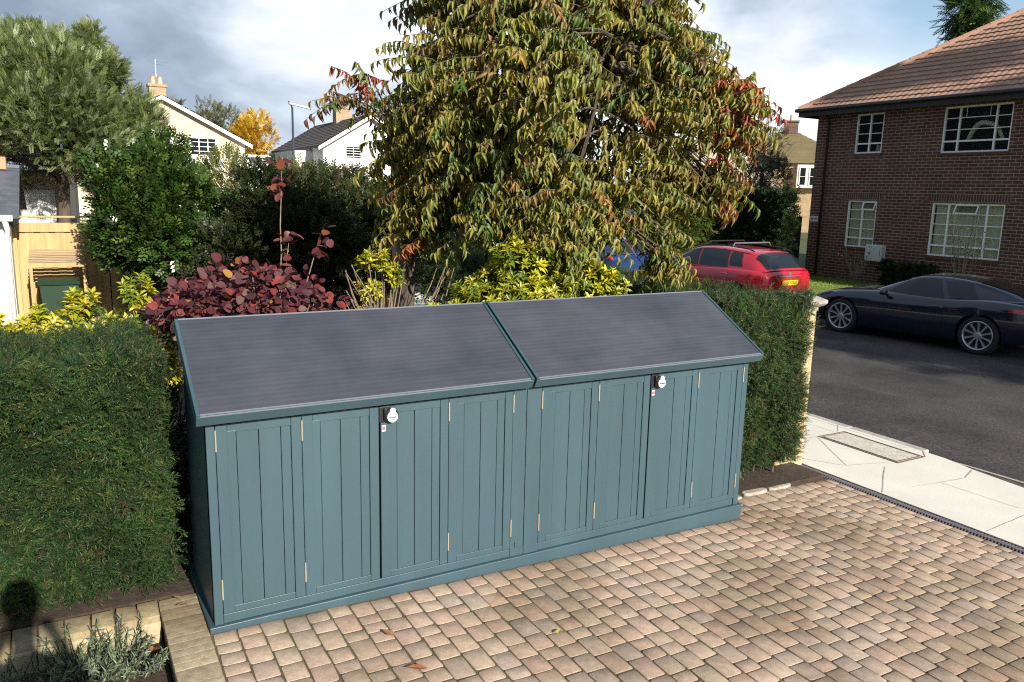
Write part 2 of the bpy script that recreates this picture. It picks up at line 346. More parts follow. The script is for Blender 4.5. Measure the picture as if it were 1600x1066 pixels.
for a, b_, w in (((6.38, 1.28), (5.89, .53), .012), ((5.56, 1.02), (5.86, .55), .010), ((5.89, .53), (6.35, .40), .012), ((6.2, .34), (5.57, -.09), .013), ((7.0, .47), (6.84, .34), .02),
                 ((6.90, -.10), (6.62, -.20), .016), ((6.60, -.20), (6.28, -.17), .018), ((6.28, -.17), (5.95, -.12), .007), ((6.29, -.18), (6.31, -.85), .009), ((6.31, -.85), (6.8, -1.0), .008), ((5.57, -1.0), (6.31, -.95), .009),
                 ((5.56, 1.29), (6.40, 1.30), .012), ((6.76, 1.32), (6.99, 1.50), .012), ((6.7, 2.1), (6.72, 1.34), .009), ((5.56, 2.2), (6.99, 2.2), .012), ((5.56, 3.1), (6.99, 3.1), .012), ((5.56, 4.0), (6.99, 4.0), .012), ((5.56, -2.), (6.8, -2.1), .01), ((5.56, -3.2), (6.8, -3.2), .01), ((6.93, .6), (6.94, 2.2), .01)):
    ribbon(jm, wob(a, b_, 7, .003), w*.5, -.121)
jm.build('slab_joint', M_['concrete_joint'], pav)
km = MB()
y = .48
while y < 40:
    km.box((7.008, y+.004, -.34), (7.125+random.uniform(-.004, .004), y+.91, -.128+random.uniform(-.004, .003)), .012); y += .915
tag(km.build('kerb', M_['kerbstone']), kind='structure')
km = MB(); y = -20
pts = [(7.13, .46), (7.17, .1), (7.20, -.5), (7.22, -1.4), (7.24, -20)]
for k in range(4):
    (xa, ya), (xb, yb) = pts[k], pts[k+1]
    km.prism([(xa, ya, -.36), (xa+.035, ya, -.36), (xb+.035, yb, -.36), (xb, yb, -.36)], (0, 0, .165))
tag(km.build('dropped_kerb_edge', M_['kerbstone']), kind='structure')
fill = MB().prism([(7.003, .44, -.36), (7.125, .455, -.36), (7.165, .1, -.36), (7.195, -.5, -.36), (7.215, -1.4, -.36), (7.235, -20, -.36), (6.76, -20, -.36), (6.81, -1.6, -.36), (6.87, -.6, -.36), (6.93, -.1, -.36), (7.003, .25, -.36)], (0, 0, .155))
tag(fill.build('crossover_ramp', pmat('ramp_tarmac', (.075, .055, .045), .95, .4, 9, .6, 60)), kind='structure')
# inspection cover in the pavement
ic = empty('inspection_cover', (6.62, .82, -.125), 'long narrow concrete filled cover with a rusty double frame set in the pale pavement', 'manhole cover')
fm = MB()
for (a, b_) in ((.0, .014), (.032, .046)):
    x0, x1, y0, y1 = -.215+a, .215-a, -.475+a, .475-a; w = b_-a
    fm.box((x0, y0, -.03), (x1, y0+w, .006)); fm.box((x0, y1-w, -.03), (x1, y1, .006)); fm.box((x0, y0+w, -.03), (x0+w, y1-w, .0055)); fm.box((x1-w, y0+w, -.03), (x1, y1-w, .0055))
fm.build('frame', pmat('rusty_iron', (.13, .09, .06), .85, .4, 30, .4), ic)
MB().box((-.169, -.429, -.02), (.169, .429, .007)).build('infill', pmat('mottled_concrete', (.50, .46, .40), .95, .25, 14, .5, 60), ic)
# pavers --------------------------------------------------
def paver_mesh(name, cells, palette_cols, weights, mat, inset=.0035, round_=.012, jit=.0035, drop=.006, parent=None):
    """cells: list of (x0,y0,x1,y1,z function)"""
    V = []; T = []; F12 = []; F4 = []; k = 0
    cols = palette(len(cells), palette_cols, weights, .07, .018)
    for ci, (x0, y0, x1, y1, zf) in enumerate(cells):
        x0 += inset; y0 += inset; x1 -= inset; y1 -= inset
        r = min(round_, (x1-x0)*.3, (y1-y0)*.3)
        base = []
        for (cx, cy, sx, sy) in ((x0, y0, 1, 1), (x1, y0, -1, 1), (x1, y1, -1, -1), (x0, y1, 1, -1)):
            rr = r*random.uniform(.4, 1.6); jx, jy = random.uniform(-jit, jit), random.uniform(-jit, jit)
            pa = (cx+jx, cy+jy+sy*rr); pb = (cx+jx+sx*rr*.3, cy+jy+sy*rr*.3); pc = (cx+jx+sx*rr, cy+jy)
            base += [pa, pb, pc] if sx*sy > 0 else [pc, pb, pa]
        n = len(base); mx = (x0+x1)/2; my = (y0+y1)/2; dz = random.uniform(-.0014, .0014)*min(1, drop/.006); tx, ty = random.uniform(-.007, .007), random.uniform(-.007, .007)
        for (ins, h) in ((.0018, 0), (.0005, -drop*.16), (0, -drop*.5), (-.001, -.05)):
            for (x, y) in base:
                lx, ly = x-mx, y-my; sxx = 1-ins/max(.02, abs(x1-x0)/2); syy = 1-ins/max(.02, abs(y1-y0)/2)
                X, Y = mx+lx*sxx, my+ly*syy
                V.append((X, Y, zf(X)+dz+(X-mx)*tx+(Y-my)*ty+h)); T.append(cols[ci])
        F12.append(list(range(k, k+n)))
        for q in range(3):
            for i in range(n): F4.append((k+q*n+i, k+(q+1)*n+i, k+(q+1)*n+(i+1) % n, k+q*n+(i+1) % n))
        k += 4*n
    return np_mesh(name, np.array(V), [np.array(F12), np.array(F4)], np.array(T), mat, parent)
M_['paver'] = tint_mat('tumbled_paver')
M_['moss_joint'] = pmat('mossy_joint_sand', (.105, .072, .046), 1, .4, 2.2, .6, 50, col2=(.110, .095, .036))
cells = []
rw = .1265; x = .004
while x < 5.38:
    x1 = min(x+rw, 5.392)
    if x1-x < .05: break
    ytop = (.0 if x < 3.9 else .345)-random.uniform(0, .02); y = ytop
    while y > -4.6:
        l = random.choice((.100, .118, .128, .150, .158, .184))+random.uniform(-.004, .004)
        cells.append((x, y-l, x1, y, zdrive)); y -= l
    x = x1
drv = MB(); drv.add([(-.005, -5, -.0042), (-.005, .36, -.0042), (5.40, .36, -.1177), (5.40, -5, -.1177)], [(3, 2, 1, 0)])
drive = tag(drv.build('driveway', M_['moss_joint']), kind='structure')
paver_mesh('paving_blocks', cells, [(0.385, 0.293, 0.225), (0.39, 0.288, 0.225), (0.365, 0.288, 0.226), (0.379, 0.297, 0.219), (0.394, 0.309, 0.241), (0.385, 0.282, 0.218), (0.358, 0.288, 0.233), (0.34, 0.277, 0.224)], [6, 5, 3, 2, 2, 1.5, 2, .8], M_['paver'], parent=drive, inset=.0040)
M_['sett'] = tint_mat('sandstone_sett', .85, .35, 18, .5)
cells = []; y = .50
while y > -4.4:
    h = random.uniform(.062, .072); cells.append((-.212, y-h, -.004, y, lambda x: .004)); y -= h
eb = MB().box((-.205, -4.5, -.18), (-.006, .49, .0005))
edging = tag(eb.build('driveway_edging', M_['moss_joint']), kind='structure')
paver_mesh('edging_blocks', cells, [(.36, .30, .20), (.34, .285, .195), (.39, .33, .23), (.30, .25, .17)], [3, 2, 2, 1], M_['sett'], drop=.0018, inset=.0007, jit=.0015, round_=.006, parent=edging)
# low sett edging between the yew hedge and the lavender bed
sw = empty('sett_edging', (-1.2, .4, 0), 'low two course edging of pale yellow stone setts below the yew hedge', 'edging')
cells = []; x = -.215
while x > -3.2:
    w = random.uniform(.105, .13); cells.append((x-w+1.2, .31-.4, x+1.2, .50-.4, lambda q: .012)); x -= w
paver_mesh('setts', cells, [(.33, .27, .165), (.29, .235, .145), (.20, .155, .09), (.36, .30, .20)], [3, 2, 1.4, 2], M_['sett'], inset=.003, jit=.006, parent=sw)
V = []; x = -.215; fm = MB()
while x > -3.2:
    w = random.uniform(.105, .135); fm.box((x-w+.004+1.2, .300-.4+random.uniform(-.008, .006), -.19), (x+1.2, .47-.4, -.028+random.uniform(-.004, .004)), .012); x -= w
fm.build('lower_course', pmat('pale_sett', (.34, .285, .175), .9, .35, 9, .5, 40), sw)
MB().box((-2.0, .36-.4, -.19), (.98, .49-.4, -.018)).build('mortar', M_['moss_joint'], sw)
# drain channel
dr = empty('channel_drain', (5.465, -2, -.125), 'black slotted drain channel along the foot of the drive beside the pale pavement', 'drain')
MB().box((-.066, -4, -.1), (.066, 2.85, -.012)).build('trough', M_['black'], dr)
gm = MB(); gm.m = 0
for sx in (-1, 1): gm.box((sx*.066-.006, -4, -.02), (sx*.066+.006, 2.85, .004))
gm.box((-.006, -4, -.02), (.006, 2.85, .001))
y = -4
while y < 2.84:
    gm.prism([(-.06, y, -.015), (-.06, y+.010, -.015), (-.006, y+.030, -.015), (-.006, y+.020, -.015)], (0, 0, .016))
    gm.prism([(.06, y, -.015), (.006, y+.020, -.015), (.006, y+.030, -.015), (.06, y+.010, -.015)], (0, 0, .016)); y += .026
gm.build('grate', pmat('drain_metal', (.10, .09, .10), .5, .2, 30), dr)
# pale edging stones in front of the right hedge
for i, (x0, x1, yy) in enumerate(((4.02, 4.30, .335), (4.31, 4.62, .350), (4.63, 4.93, .365))):
    pts = []; nn = 9
    for k in range(nn):
        a = 2*PI*k/nn; pts.append(((x0+x1)/2+(x1-x0)/2*math.copysign(abs(math.cos(a))**.6, math.cos(a))*random.uniform(.9, 1), yy+.045*math.copysign(abs(math.sin(a))**.6, math.sin(a))*random.uniform(.8, 1.1), -.12))
    s_ = MB().prism(pts, (0, 0, .042+.008*(i % 2))); o = s_.build('edging_stone', pmat('limestone', (.34, .30, .24), .95, .35, 16, .6))
    bv = o.modifiers.new('bevel', 'BEVEL'); bv.width = .012; bv.segments = 2
    tag(o, ['pale edging stone nearest the blue shed at the foot of the right hedge', 'middle pale edging stone in front of the right hedge soil', 'pale edging stone nearest the pavement below the right hedge'][i], 'stone', 'edging stones by the right hedge')

# ------------------------------------------------------------------ blue storage shed
L = 3.95; XB0, XB1, YF = .028, 3.922, .0165
shed = empty('bike_shed', (0, 0, 0), 'long low blue-green wooden storage shed with a sloping dark grey twin lid roof', 'shed')
MB().box((0, 0, -.12), (L, .86, .029), .004).build('plinth', M_['teal'], shed)
SL = math.atan2(1.632-1.238, .62+.077); cs, sn = math.cos(SL), math.sin(SL)
def roof_z(y): return 1.238+(y+.077)*math.tan(SL)
for sx in (XB0, XB1-.022):
    MB().prism([(sx, YF+.02, .03), (sx, .80, .03), (sx, .80, 1.50), (sx, .66, 1.50), (sx, YF+.02, roof_z(YF+.02)-.075)], (.022, 0, 0)).build('side_panel', M_['teal'], shed)
MB().box((XB0+.023, .775, .03), (XB1-.023, .798, 1.50)).build('back_panel', M_['teal'], shed)
fm = MB(); H1 = 1.166
fm.box((XB0, YF, .031), (.073, YF+.05, H1), .002); fm.box((1.974, YF, .031), (2.083, YF+.05, H1), .002); fm.box((3.872, YF, .031), (XB1, YF+.05, H1), .002)
fm.box((1.872, YF+.001, .031), (1.970, YF+.05, H1), .002); fm.box((1.905, YF-.005, .092), (1.966, YF+.0, .135), .002)
fm.box((.075, YF+.006, .031), (3.870, YF+.05, .083), .003); fm.box((.075, YF+.004, 1.168), (3.870, YF+.05, 1.20))
fm.build('front_frame', M_['teal'], shed)
MB().box((.05, YF+.052, .05), (3.9, YF+.06, 1.19)).build('lining', M_['groove'], shed)
leafs = [(.076, .526), (.529, .974), (.986, 1.420), (1.423, 1.870), (2.086, 2.533), (2.536, 2.976), (2.988, 3.422), (3.425, 3.870)]
for i, (a, b_) in enumerate(leafs):
    w = b_-a; k = w/.452; m = MB(); z0, z1 = .088, 1.163
    m.box((a, YF, z0), (a+.060*k, YF+.03, z1), .0025); m.box((b_-.056*k, YF, z0), (b_, YF+.03, z1), .0025)
    m.box((a+.060*k, YF-.0005, z0), (b_-.058*k, YF+.03, z0+.038), .0025); m.box((a+.061*k, YF+.002, z1-.05), (b_-.057*k, YF+.03, z1), .002)
    e = [.0608, .105, .222, .340, .3955]
    for q in range(4): m.box((a+e[q]*k+(.0016 if q else -.003), YF+(.0055 if q else .0012)+.001*(q % 2), z0+.036), (a+e[q+1]*k-.0016, YF+.028, z1-.04), .0022)
    d = m.build('door', M_['teal'], shed)
    MB().box((a+.05, YF+.0325, z0+.01), (b_-.05, YF+.037, z1-.01)).build('groove_dark_board', M_['groove'], d)  # dark board that colours the grooves as if in shade
    hx = {0: a-.001, 1: a-.0015, 3: a-.0015, 4: a-.001, 5: a-.0015, 7: a-.0015}.get(i)
    for hx in ([hx] if hx is not None else []) + ([b_+.001] if i in (3, 7) else []):
        for zc in (1.078, .236):
            h = MB(); h.box((hx-.004, YF-.006, zc-.056), (hx+.004, YF+.004, zc+.056), .0015); h.tube([(hx, YF-.006, zc-.058), (hx, YF-.006, zc+.058)], .0042, 8); h.build('hinge', M_['brass'], d)
    if i in (2, 6):
        lx = a+.047; lz = 1.108
        h = MB(); h.box((a-.012, YF-.010, lz-.043), (lx+.010, YF-.001, lz+.052), .003); h.box((a+.012, YF-.030, lz-.03), (a+.03, YF-.010, lz+.045), .004)
        h.lathe([(.0, -.012), (.038, -.012), (.041, -.018), (.041, -.036), (.036, -.041), (.0, -.041)], (lx+.008, YF, lz), 'Y', 28)
        lk = h.build('lock', M_['black'], d)
        f = MB(); f.lathe([(0, -.046), (.029, -.046), (.032, -.0445), (.033, -.040)], (lx+.010, YF-.001, lz-.006), 'Y', 28); f.lathe([(0, -.047), (.015, -.047), (.018, -.045), (.018, -.040)], (lx+.010, YF-.001, lz+.030), 'Y', 18)
        f.build('lock_face', M_['white'], lk)
        tmk = MB()
        for q in range(9):
            xx = lx-.014+q*.0053; tmk.box((xx, YF-.0485, lz-.012), (xx+.0034, YF-.0470, lz-.004+.002*(q % 2)))
        tmk.box((lx-.004, YF-.0485, lz-.021), (lx+.022, YF-.0470, lz-.018)); tmk.build('lock_lettering', M_['black'], lk)
        s_ = MB(); s_.m = 0; s_.box((a+.006, YF-.0012, 1.008), (a+.030, YF-.0002, 1.046)); s_.m = 1; s_.box((a+.0075, YF-.0020, 1.018), (a+.0285, YF-.0013, 1.037)); s_.box((a+.0075, YF-.0020, 1.041), (a+.02, YF-.0013, 1.044))
        s_.build('warning_sticker', [M_['white'], M_['sticker_red']], d)
# lids
m, t, b = new_mat('ribbed_rubber'); M_['rubber'] = m
b.inputs['Roughness'].default_value = .62; b.inputs['Specular IOR Level'].default_value = .42
tc = N(t, 'ShaderNodeTexCoord'); s = N(t, 'ShaderNodeSeparateXYZ'); t.links.new(tc.outputs['Object'], s.inputs[0])
wv = math_n(t, 'SINE', math_n(t, 'MULTIPLY', s.outputs[1], 2*PI/.031))
n1 = N(t, 'ShaderNodeTexNoise'); n1.inputs['Scale'].default_value = 1.6; n1.inputs['Detail'].default_value = 7; n1.inputs['Roughness'].default_value = .6
mp = N(t, 'ShaderNodeMapping'); mp.inputs['Scale'].default_value = (1.2, 9, 9); n2 = N(t, 'ShaderNodeTexNoise'); n2.inputs['Scale'].default_value = 2.2; n2.inputs['Detail'].default_value = 6
t.links.new(tc.outputs['Object'], n1.inputs[0]); t.links.new(tc.outputs['Object'], mp.inputs[0]); t.links.new(mp.outputs[0], n2.inputs[0])
c = ramp(t, [(.3, (.029, .034, .047)), (.7, (.058, .063, .082))], n1.outputs[0]).outputs[0]
c = mixc(t, 1.0, c, ramp(t, [(.35, (.93,)*3), (.65, (1.06,)*3)], n2.outputs[0]).outputs[0], 'MULTIPLY')
c = mixc(t, 1.0, c, ramp(t, [(.0, (.95,)*3), (1, (1.035,)*3)], math_n(t, 'MULTIPLY_ADD', wv, .5)).outputs[0], 'MULTIPLY'); 
t.links.new(c, b.inputs['Base Color'])
bp = N(t, 'ShaderNodeBump'); bp.inputs['Strength'].default_value = .22; bp.inputs['Distance'].default_value = .0015; t.links.new(wv, bp.inputs['Height']); t.links.new(bp.outputs[0], b.inputs['Normal'])
M_['trim_glint'] = pmat('trim_and_highlight', (.24, .26, .31), .4, metal=.3)  # pale metal trim colour, also painted as the highlight on the front teal edge
rotS = Matrix.Rotation(SL, 3, 'X'); SLEN = (.62+.077)/cs
def slab(m, x0, s0, n0, x1, s1, n1_, bev=0):
    """box in roof coordinates: x, distance up the slope, height above the slope plane"""
    org = Vector((0, -.077, 1.238)); q = MB(); q.box((x0, s0, n0), (x1, s1, n1_), bev)
    m.add([org + rotS @ Vector(v) for v in q.v], q.f)
for (a, b_) in ((-.0256, 1.968), (1.984, L+.0256)):
    m = MB(); slab(m, a, 0, -.062, b_, SLEN, 0.0, .003)
    m.prism([(a, .6205, roof_z(.62)), (a, .80, roof_z(.62)-.05), (a, .80, roof_z(.62)-.11), (a, .6205, roof_z(.62)-.07)], (b_-a, 0, 0))
    lid = m.build('roof_lid', M_['teal'], shed)
    m = MB(); slab(m, a+.020, .016, .001, b_-.020, SLEN-.004, .005); o = m.build('felt', M_['rubber'], lid)
    m = MB()
    for xx in (a, b_-.019): m = MB(); slab(m, xx, .004, .0005, xx+.019, SLEN, .013, .003); m.build('side_trim', M_['teal'], lid)
    m = MB(); slab(m, a+.020, .0, .0005, b_-.020, .003, .006); slab(m, a+.021, .0135, .001, b_-.021, .0165, .009); slab(m, a+.001, SLEN-.005, .001, b_-.001, SLEN+.004, .008)  # first strip is a painted edge highlight, the others are trim
    m.build('trim_and_glint', M_['trim_glint'], lid)
# ------------------------------------------------------------------ brick house on the right
M_['brick'] = brick_mat('dark_red_brick', (.145, .064, .047), (.10, .046, .036), (.30, .245, .21), .27, .09, .011)
M_['soldier'] = brick_mat('soldier_brick', (.135, .058, .048), (.095, .044, .040), (.28, .24, .21), .075, .30, .010)
M_['terracotta'] = pmat('terracotta_tile', (.34, .20, .138), .85, .16, 3, .3, 30)
M_['dark_wood'] = pmat('dark_fascia', (.020, .014, .013), .6)
M_['frame_white'] = pmat('window_white', (.86, .86, .83), .45)
M_['room'] = pmat('dark_room', (.035, .032, .030), .9)  # dark colour stands in for the shade of unlit rooms
M_['glass'] = glass_mat('window_glass')
M_['curtain'] = pmat('net_curtain', (.88, .88, .76), .9, .2, 14, stretch=(1, 3, .3))
HX = 20.9; HB = -.10
house = empty('brick_house', (HX, 10, HB), 'dark red brick two storey house with a terracotta tiled hip roof across the road', 'house')
def hw(m): return m
Y0, Y1, ZT = -3.0, 13.9, 5.18
wins = [(11.51, 12.45, 3.78, 4.95), (7.80, 9.66, 3.72, 4.95), (11.45, 12.48, .95, 2.37), (7.68, 9.70, .89, 2.36), (2.6, 4.5, 3.72, 4.95), (2.6, 4.5, .89, 2.36), (-1.6, -.2, 3.72, 4.95), (-1.6, -.2, .89, 2.36)]
ys = sorted({Y0, Y1} | {w[0] for w in wins} | {w[1] for w in wins}); zs = sorted({HB-.3, ZT} | {w[2] for w in wins} | {w[3] for w in wins})
wm = MB()
def inside(y, z): return any(w[0] < y < w[1] and w[2] < z < w[3] for w in wins)
for i in range(len(ys)-1):
    for j in range(len(zs)-1):
        if not inside((ys[i]+ys[i+1])/2, (zs[j]+zs[j+1])/2):
            wm.poly([(HX, ys[i+1], zs[j]), (HX, ys[i], zs[j]), (HX, ys[i], zs[j+1]), (HX, ys[i+1], zs[j+1])])
RD = .11
for (a, b_, c_, d_) in wins:
    for p in (((a, c_), (b_, c_)), ((b_, c_), (b_, d_)), ((b_, d_), (a, d_)), ((a, d_), (a, c_))):
        (ya, za), (yb, zb) = p; wm.poly([(HX, ya, za), (HX, yb, zb), (HX+RD, yb, zb), (HX+RD, ya, za)])
wm.poly([(HX, Y1, HB-.3), (HX, Y1, ZT), (HX+9, Y1, ZT), (HX+9, Y1, HB-.3)]); wm.poly([(HX, Y0, HB-.3), (HX+9, Y0, HB-.3), (HX+9, Y0, ZT), (HX, Y0, ZT)]); wm.poly([(HX+9, Y0, HB-.3), (HX+9, Y1, HB-.3), (HX+9, Y1, ZT), (HX+9, Y0, ZT)])
wo_ = wm.build('wall', M_['brick']); 
def adopt(o, p):
    o.parent = p; o.matrix_parent_inverse = p.matrix_world.inverted() if p.type != 'EMPTY' else Matrix.Translation(p.location).inverted(); return o
adopt(wo_, house)
adopt(MB().box((HX+1.5, Y0+.2, HB), (HX+1.6, Y1-.2, ZT-.1)).build('room_dark_board', M_['room']), house)  # dark board put behind the windows as room shade
adopt(MB().box((HX+RD+.05, Y0+.2, 2.75), (HX+1.49, Y1-.2, 3.0)).build('upper_floor', M_['room']), house)
def bar(m, y0, z0, y1, z1, x0=HX+RD-.055, x1=HX+RD-.005): m.box((x0, y0, z0), (x1, y1, z1))
for i, (a, b_, c_, d_) in enumerate(wins):
    wide = b_-a > 1.5; up = c_ > 3; m = MB(); fwid = .045
    rows = 4 if up else 5
    bar(m, a+.002, c_+.002, b_-.002, c_+fwid, HX+RD-.085); bar(m, a+.002, d_-fwid, b_-.002, d_-.002, HX+RD-.085)
    bar(m, a+.002, c_+fwid, a+fwid, d_-fwid, HX+RD-.085); bar(m, b_-fwid, c_+fwid, b_-.002, d_-fwid, HX+RD-.085)
    vs_ = [a+(b_-a)*.235, a+(b_-a)*.765] if wide else [(a+b_)/2]
    for v in vs_: bar(m, v-.022, c_+fwid, v+.022, d_-fwid, HX+RD-.07)
    if wide:
        for v in ((a+b_)/2-.30, (a+b_)/2+.34): bar(m, v-.008, d_-(d_-c_)/rows if up else c_+fwid, v+.008, d_-fwid, HX+RD-.030, HX+RD-.012)
    for r in range(1, rows):
        zz = c_+(d_-c_)*r/rows; th = .022 if r == 1 else .010
        cols_ = [a+fwid]+[q for v in vs_ for q in (v-.022, v+.022)]+[b_-fwid]
        for q in range(0, len(cols_), 2): bar(m, cols_[q], zz-th, cols_[q+1], zz+th, HX+RD-.05-(.014 if r == 1 else 0), HX+RD-.010)
    w = adopt(m.build('window', M_['frame_white']), house)
    def sub(o): o.parent = w; o.matrix_parent_inverse = Matrix.Translation(house.location).inverted() @ house.matrix_world if False else Matrix.Identity(4); return o
    sub(MB().box((HX+RD-.034, a+fwid-.004, c_+fwid-.004), (HX+RD-.028, b_-fwid+.004, d_-fwid+.004)).build('pane', M_['glass']))
    sub(MB().box((HX-.035, a-.02, c_-.075), (HX+RD-.086, b_+.02, c_-.003)).build('sill', pmat('tile_sill', (.10, .045, .038), .8, .2, 9)))
    if not up:
        v0, v1 = ((a+b_)/2-.30, (a+b_)/2+.34) if wide else (a+.06, (a+b_)/2-.03)
        hh = (d_-c_)/rows; rt = Matrix.Rotation(R(24), 3, 'Y'); vm = MB(); org = (HX+RD-.06, 0, d_-fwid)
        for (p0, p1) in (((HX+RD-.075, v0, d_-fwid-.028), (HX+RD-.05, v1, d_-fwid)), ((HX+RD-.075, v0, d_-hh-.01), (HX+RD-.05, v1, d_-hh+.018)), ((HX+RD-.075, v0, d_-hh+.018), (HX+RD-.05, v0+.028, d_-fwid-.028)), ((HX+RD-.075, v1-.028, d_-hh+.018), (HX+RD-.05, v1, d_-fwid-.028))):
            vm.box(p0, p1, 0, rt, org)
        sub(vm.build('vent_sash', M_['frame_white']))
        gm = MB().box((HX+RD-.064, v0+.02, d_-hh+.01), (HX+RD-.060, v1-.02, d_-fwid-.02), 0, rt, org); sub(gm.build('vent_pane', M_['glass']))
        cmn = MB(); n = 60; vs = []
        for k in range(n+1):
            yy = a+.02+(b_-a-.04)*k/n; vs += [(HX+RD+.05+.022*math.sin(k*1.7)+.01*math.sin(k*.6), yy, c_+.02), (HX+RD+.05+.022*math.sin(k*1.7+.4), yy, d_-.02)]
        cmn.add(vs, [(2*k, 2*k+1, 2*k+3, 2*k+2) for k in range(n)]); sub(cmn.build('curtain', M_['curtain'], smooth=True))
    elif i == 1:
        am = MB(); am.tube([(HX+.20, 9.02-.95*t_, 4.03+.50*math.sin(PI*min(1, t_*1.05))**.8+.05*math.sin(9*t_)) for t_ in [q/18 for q in range(19)]], [.07-.03*abs(q/18-.3) for q in range(19)], 8)
        sub(am.build('pale_ornament', pmat('pale_wicker', (.80, .78, .70), .8, .3, 30), None, True))
    elif i == 0:
        sub(MB().prism([(HX+.22, 11.86, 3.82), (HX+.22, 11.66, 3.82), (HX+.22, 11.74, 4.02), (HX+.22, 11.83, 4.05)], (.05, 0, 0)).build('sill_ornament', M_['white']))
    if not up:
        lm = MB().box((HX-.006, a-.11, d_+.004), (HX+.02, b_+.11, d_+.235)); adopt(lm.build('lintel', M_['soldier']), house)
# roof: pantile courses built as stepped waved strips
P_ = math.atan(.65); EX, EZ, YN = HX-.42, 5.16, 14.35
def tile_face(m, along0, along1, depth, fn, hip0=0, hip1=0, cw=.30, pitchw=.19, res=6):
    """fn(a, s, h) -> point; a along the eave, s plan distance up from the eave, h height above the slope"""
    nc = int(depth/(cw*math.cos(P_)))+1; step = cw*math.cos(P_)
    for c_ in range(nc):
        s0, s1 = c_*step, min((c_+1)*step+.03, depth)
        if s1 <= s0: break
        a0 = along0+hip0*s0; a1 = along1-hip1*s0; n = max(2, int((a1-a0)/pitchw*res))
        if a1-a0 < .1: break
        vs = []
        for k in range(n+1):
            a = a0+(a1-a0)*k/n; w = .016*abs(math.sin(PI*a/pitchw))**.8; 
            aa = max(along0+hip0*s1, min(a, along1-hip1*s1))
            jr = .004*math.sin(a*13.7+c_*5)
            vs += [fn(a, s0, .012), fn(a, s0, .045+w+jr), fn(aa, s1, .008+w)]
        m.add(vs, [(3*k, 3*k+3, 3*k+4, 3*k+1) for k in range(n)] + [(3*k+1, 3*k+4, 3*k+5, 3*k+2) for k in range(n)])
rm = MB(); DP = (9+.84)/2
tile_face(rm, -(YN), -(Y0-.45), DP, lambda a, s, h: (EX+s-h*math.sin(P_), -a, EZ+s*.65+h*math.cos(P_)), 1, 1)
tile_face(rm, EX, EX+2*DP, DP, lambda a, s, h: (a, YN-s+h*math.sin(P_), EZ+s*.65+h*math.cos(P_)), 1, 1, res=3)
rz = EZ+DP*.65
rm.poly([(EX+2*DP, YN, EZ), (EX+2*DP, Y0-.45, EZ), (EX+DP, Y0-.45+DP, rz), (EX+DP, YN-DP, rz)]); rm.poly([(EX, Y0-.45, EZ), (EX+2*DP, Y0-.45, EZ), (EX+DP, Y0-.45+DP, rz)])
roof = adopt(rm.build('roof', M_['terracotta']), house)
hm = MB()
for k in range(20):
    t0, t1 = k*DP/20, (k+1)*DP/20+.03
    hm.tube([(EX+t0, YN-t0, EZ+t0*.65+.05), (EX+t1, YN-t1, EZ+t1*.65+.035)], .10, 8)
hp_ = hm.build('hip_tiles', M_['terracotta']); hp_.parent = roof; 
sm = MB().box((EX-.02, Y0-.4, EZ-.02), (HX+.02, YN-.03, EZ+.02)); sm.box((EX-.03, Y0-.4, EZ-.20), (EX+.0, YN-.03, EZ-.021)); sm.box((EX+.001, YN-.035, EZ-.20), (EX+9.5, YN-.0, EZ-.021)); sm.box((HX+.021, Y1+.02, EZ-.02), (EX+9.5, YN-.036, EZ+.018))
adopt(sm.build('soffit', M_['dark_wood']), house)
gm = MB().tube([(EX-.085, YN+.04, EZ+.0), (EX-.085, Y0-.4, EZ+.0)], .058, 8); gm.tube([(EX-.085, YN+.04, EZ), (EX+9, YN+.045, EZ)], .058, 8); adopt(gm.build('gutter', M_['black'], smooth=True), house)
gm = MB().tube([(EX-.06, 13.44, EZ-.04), (HX-.06, 13.43, EZ-.33), (HX-.06, 13.42, HB+.02)], .04, 8); adopt(gm.build('downpipe', pmat('dark_pipe', (.03, .018, .016), .5), smooth=True), house)
bxm = MB().box((HX-.24, 10.97, .58), (HX-.002, 11.53, 1.07), .03); mbx = adopt(bxm.build('meter_box', pmat('white_plastic', (.62, .62, .58), .5, .1, 3)), house)
gm = MB().box((HX-.246, 11.01, .64), (HX-.241, 11.02, 1.01)); o = gm.build('hinge_strip', M_['room']); o.parent = mbx
def text(txt, size, mat, loc, rot, name, parent, ext=.002):
    c_ = bpy.data.curves.new(name, 'FONT'); c_.body = txt; c_.size = size; c_.extrude = ext; c_.align_x = 'CENTER'; c_.align_y = 'CENTER'
    o = bpy.data.objects.new(name, c_); COL.objects.link(o); dg = bpy.context.evaluated_depsgraph_get(); me = bpy.data.meshes.new_from_object(o.evaluated_get(dg))
    bpy.data.objects.remove(o); o = bpy.data.objects.new(name, me); COL.objects.link(o); me.materials.clear(); me.materials.append(mat); o.location = loc; o.rotation_euler = rot
    if parent: o.parent = parent
    return o
sp = MB().box((HX-.015, 13.55, 1.66), (HX-.002, 13.87, 1.84)); sgn_ = adopt(sp.build('number_plate_sign', M_['white']), house)
text('36-40', .11, M_['black'], (HX-.017, 13.71, 1.75), (R(90), 0, R(-90)), 'sign_number', sgn_)
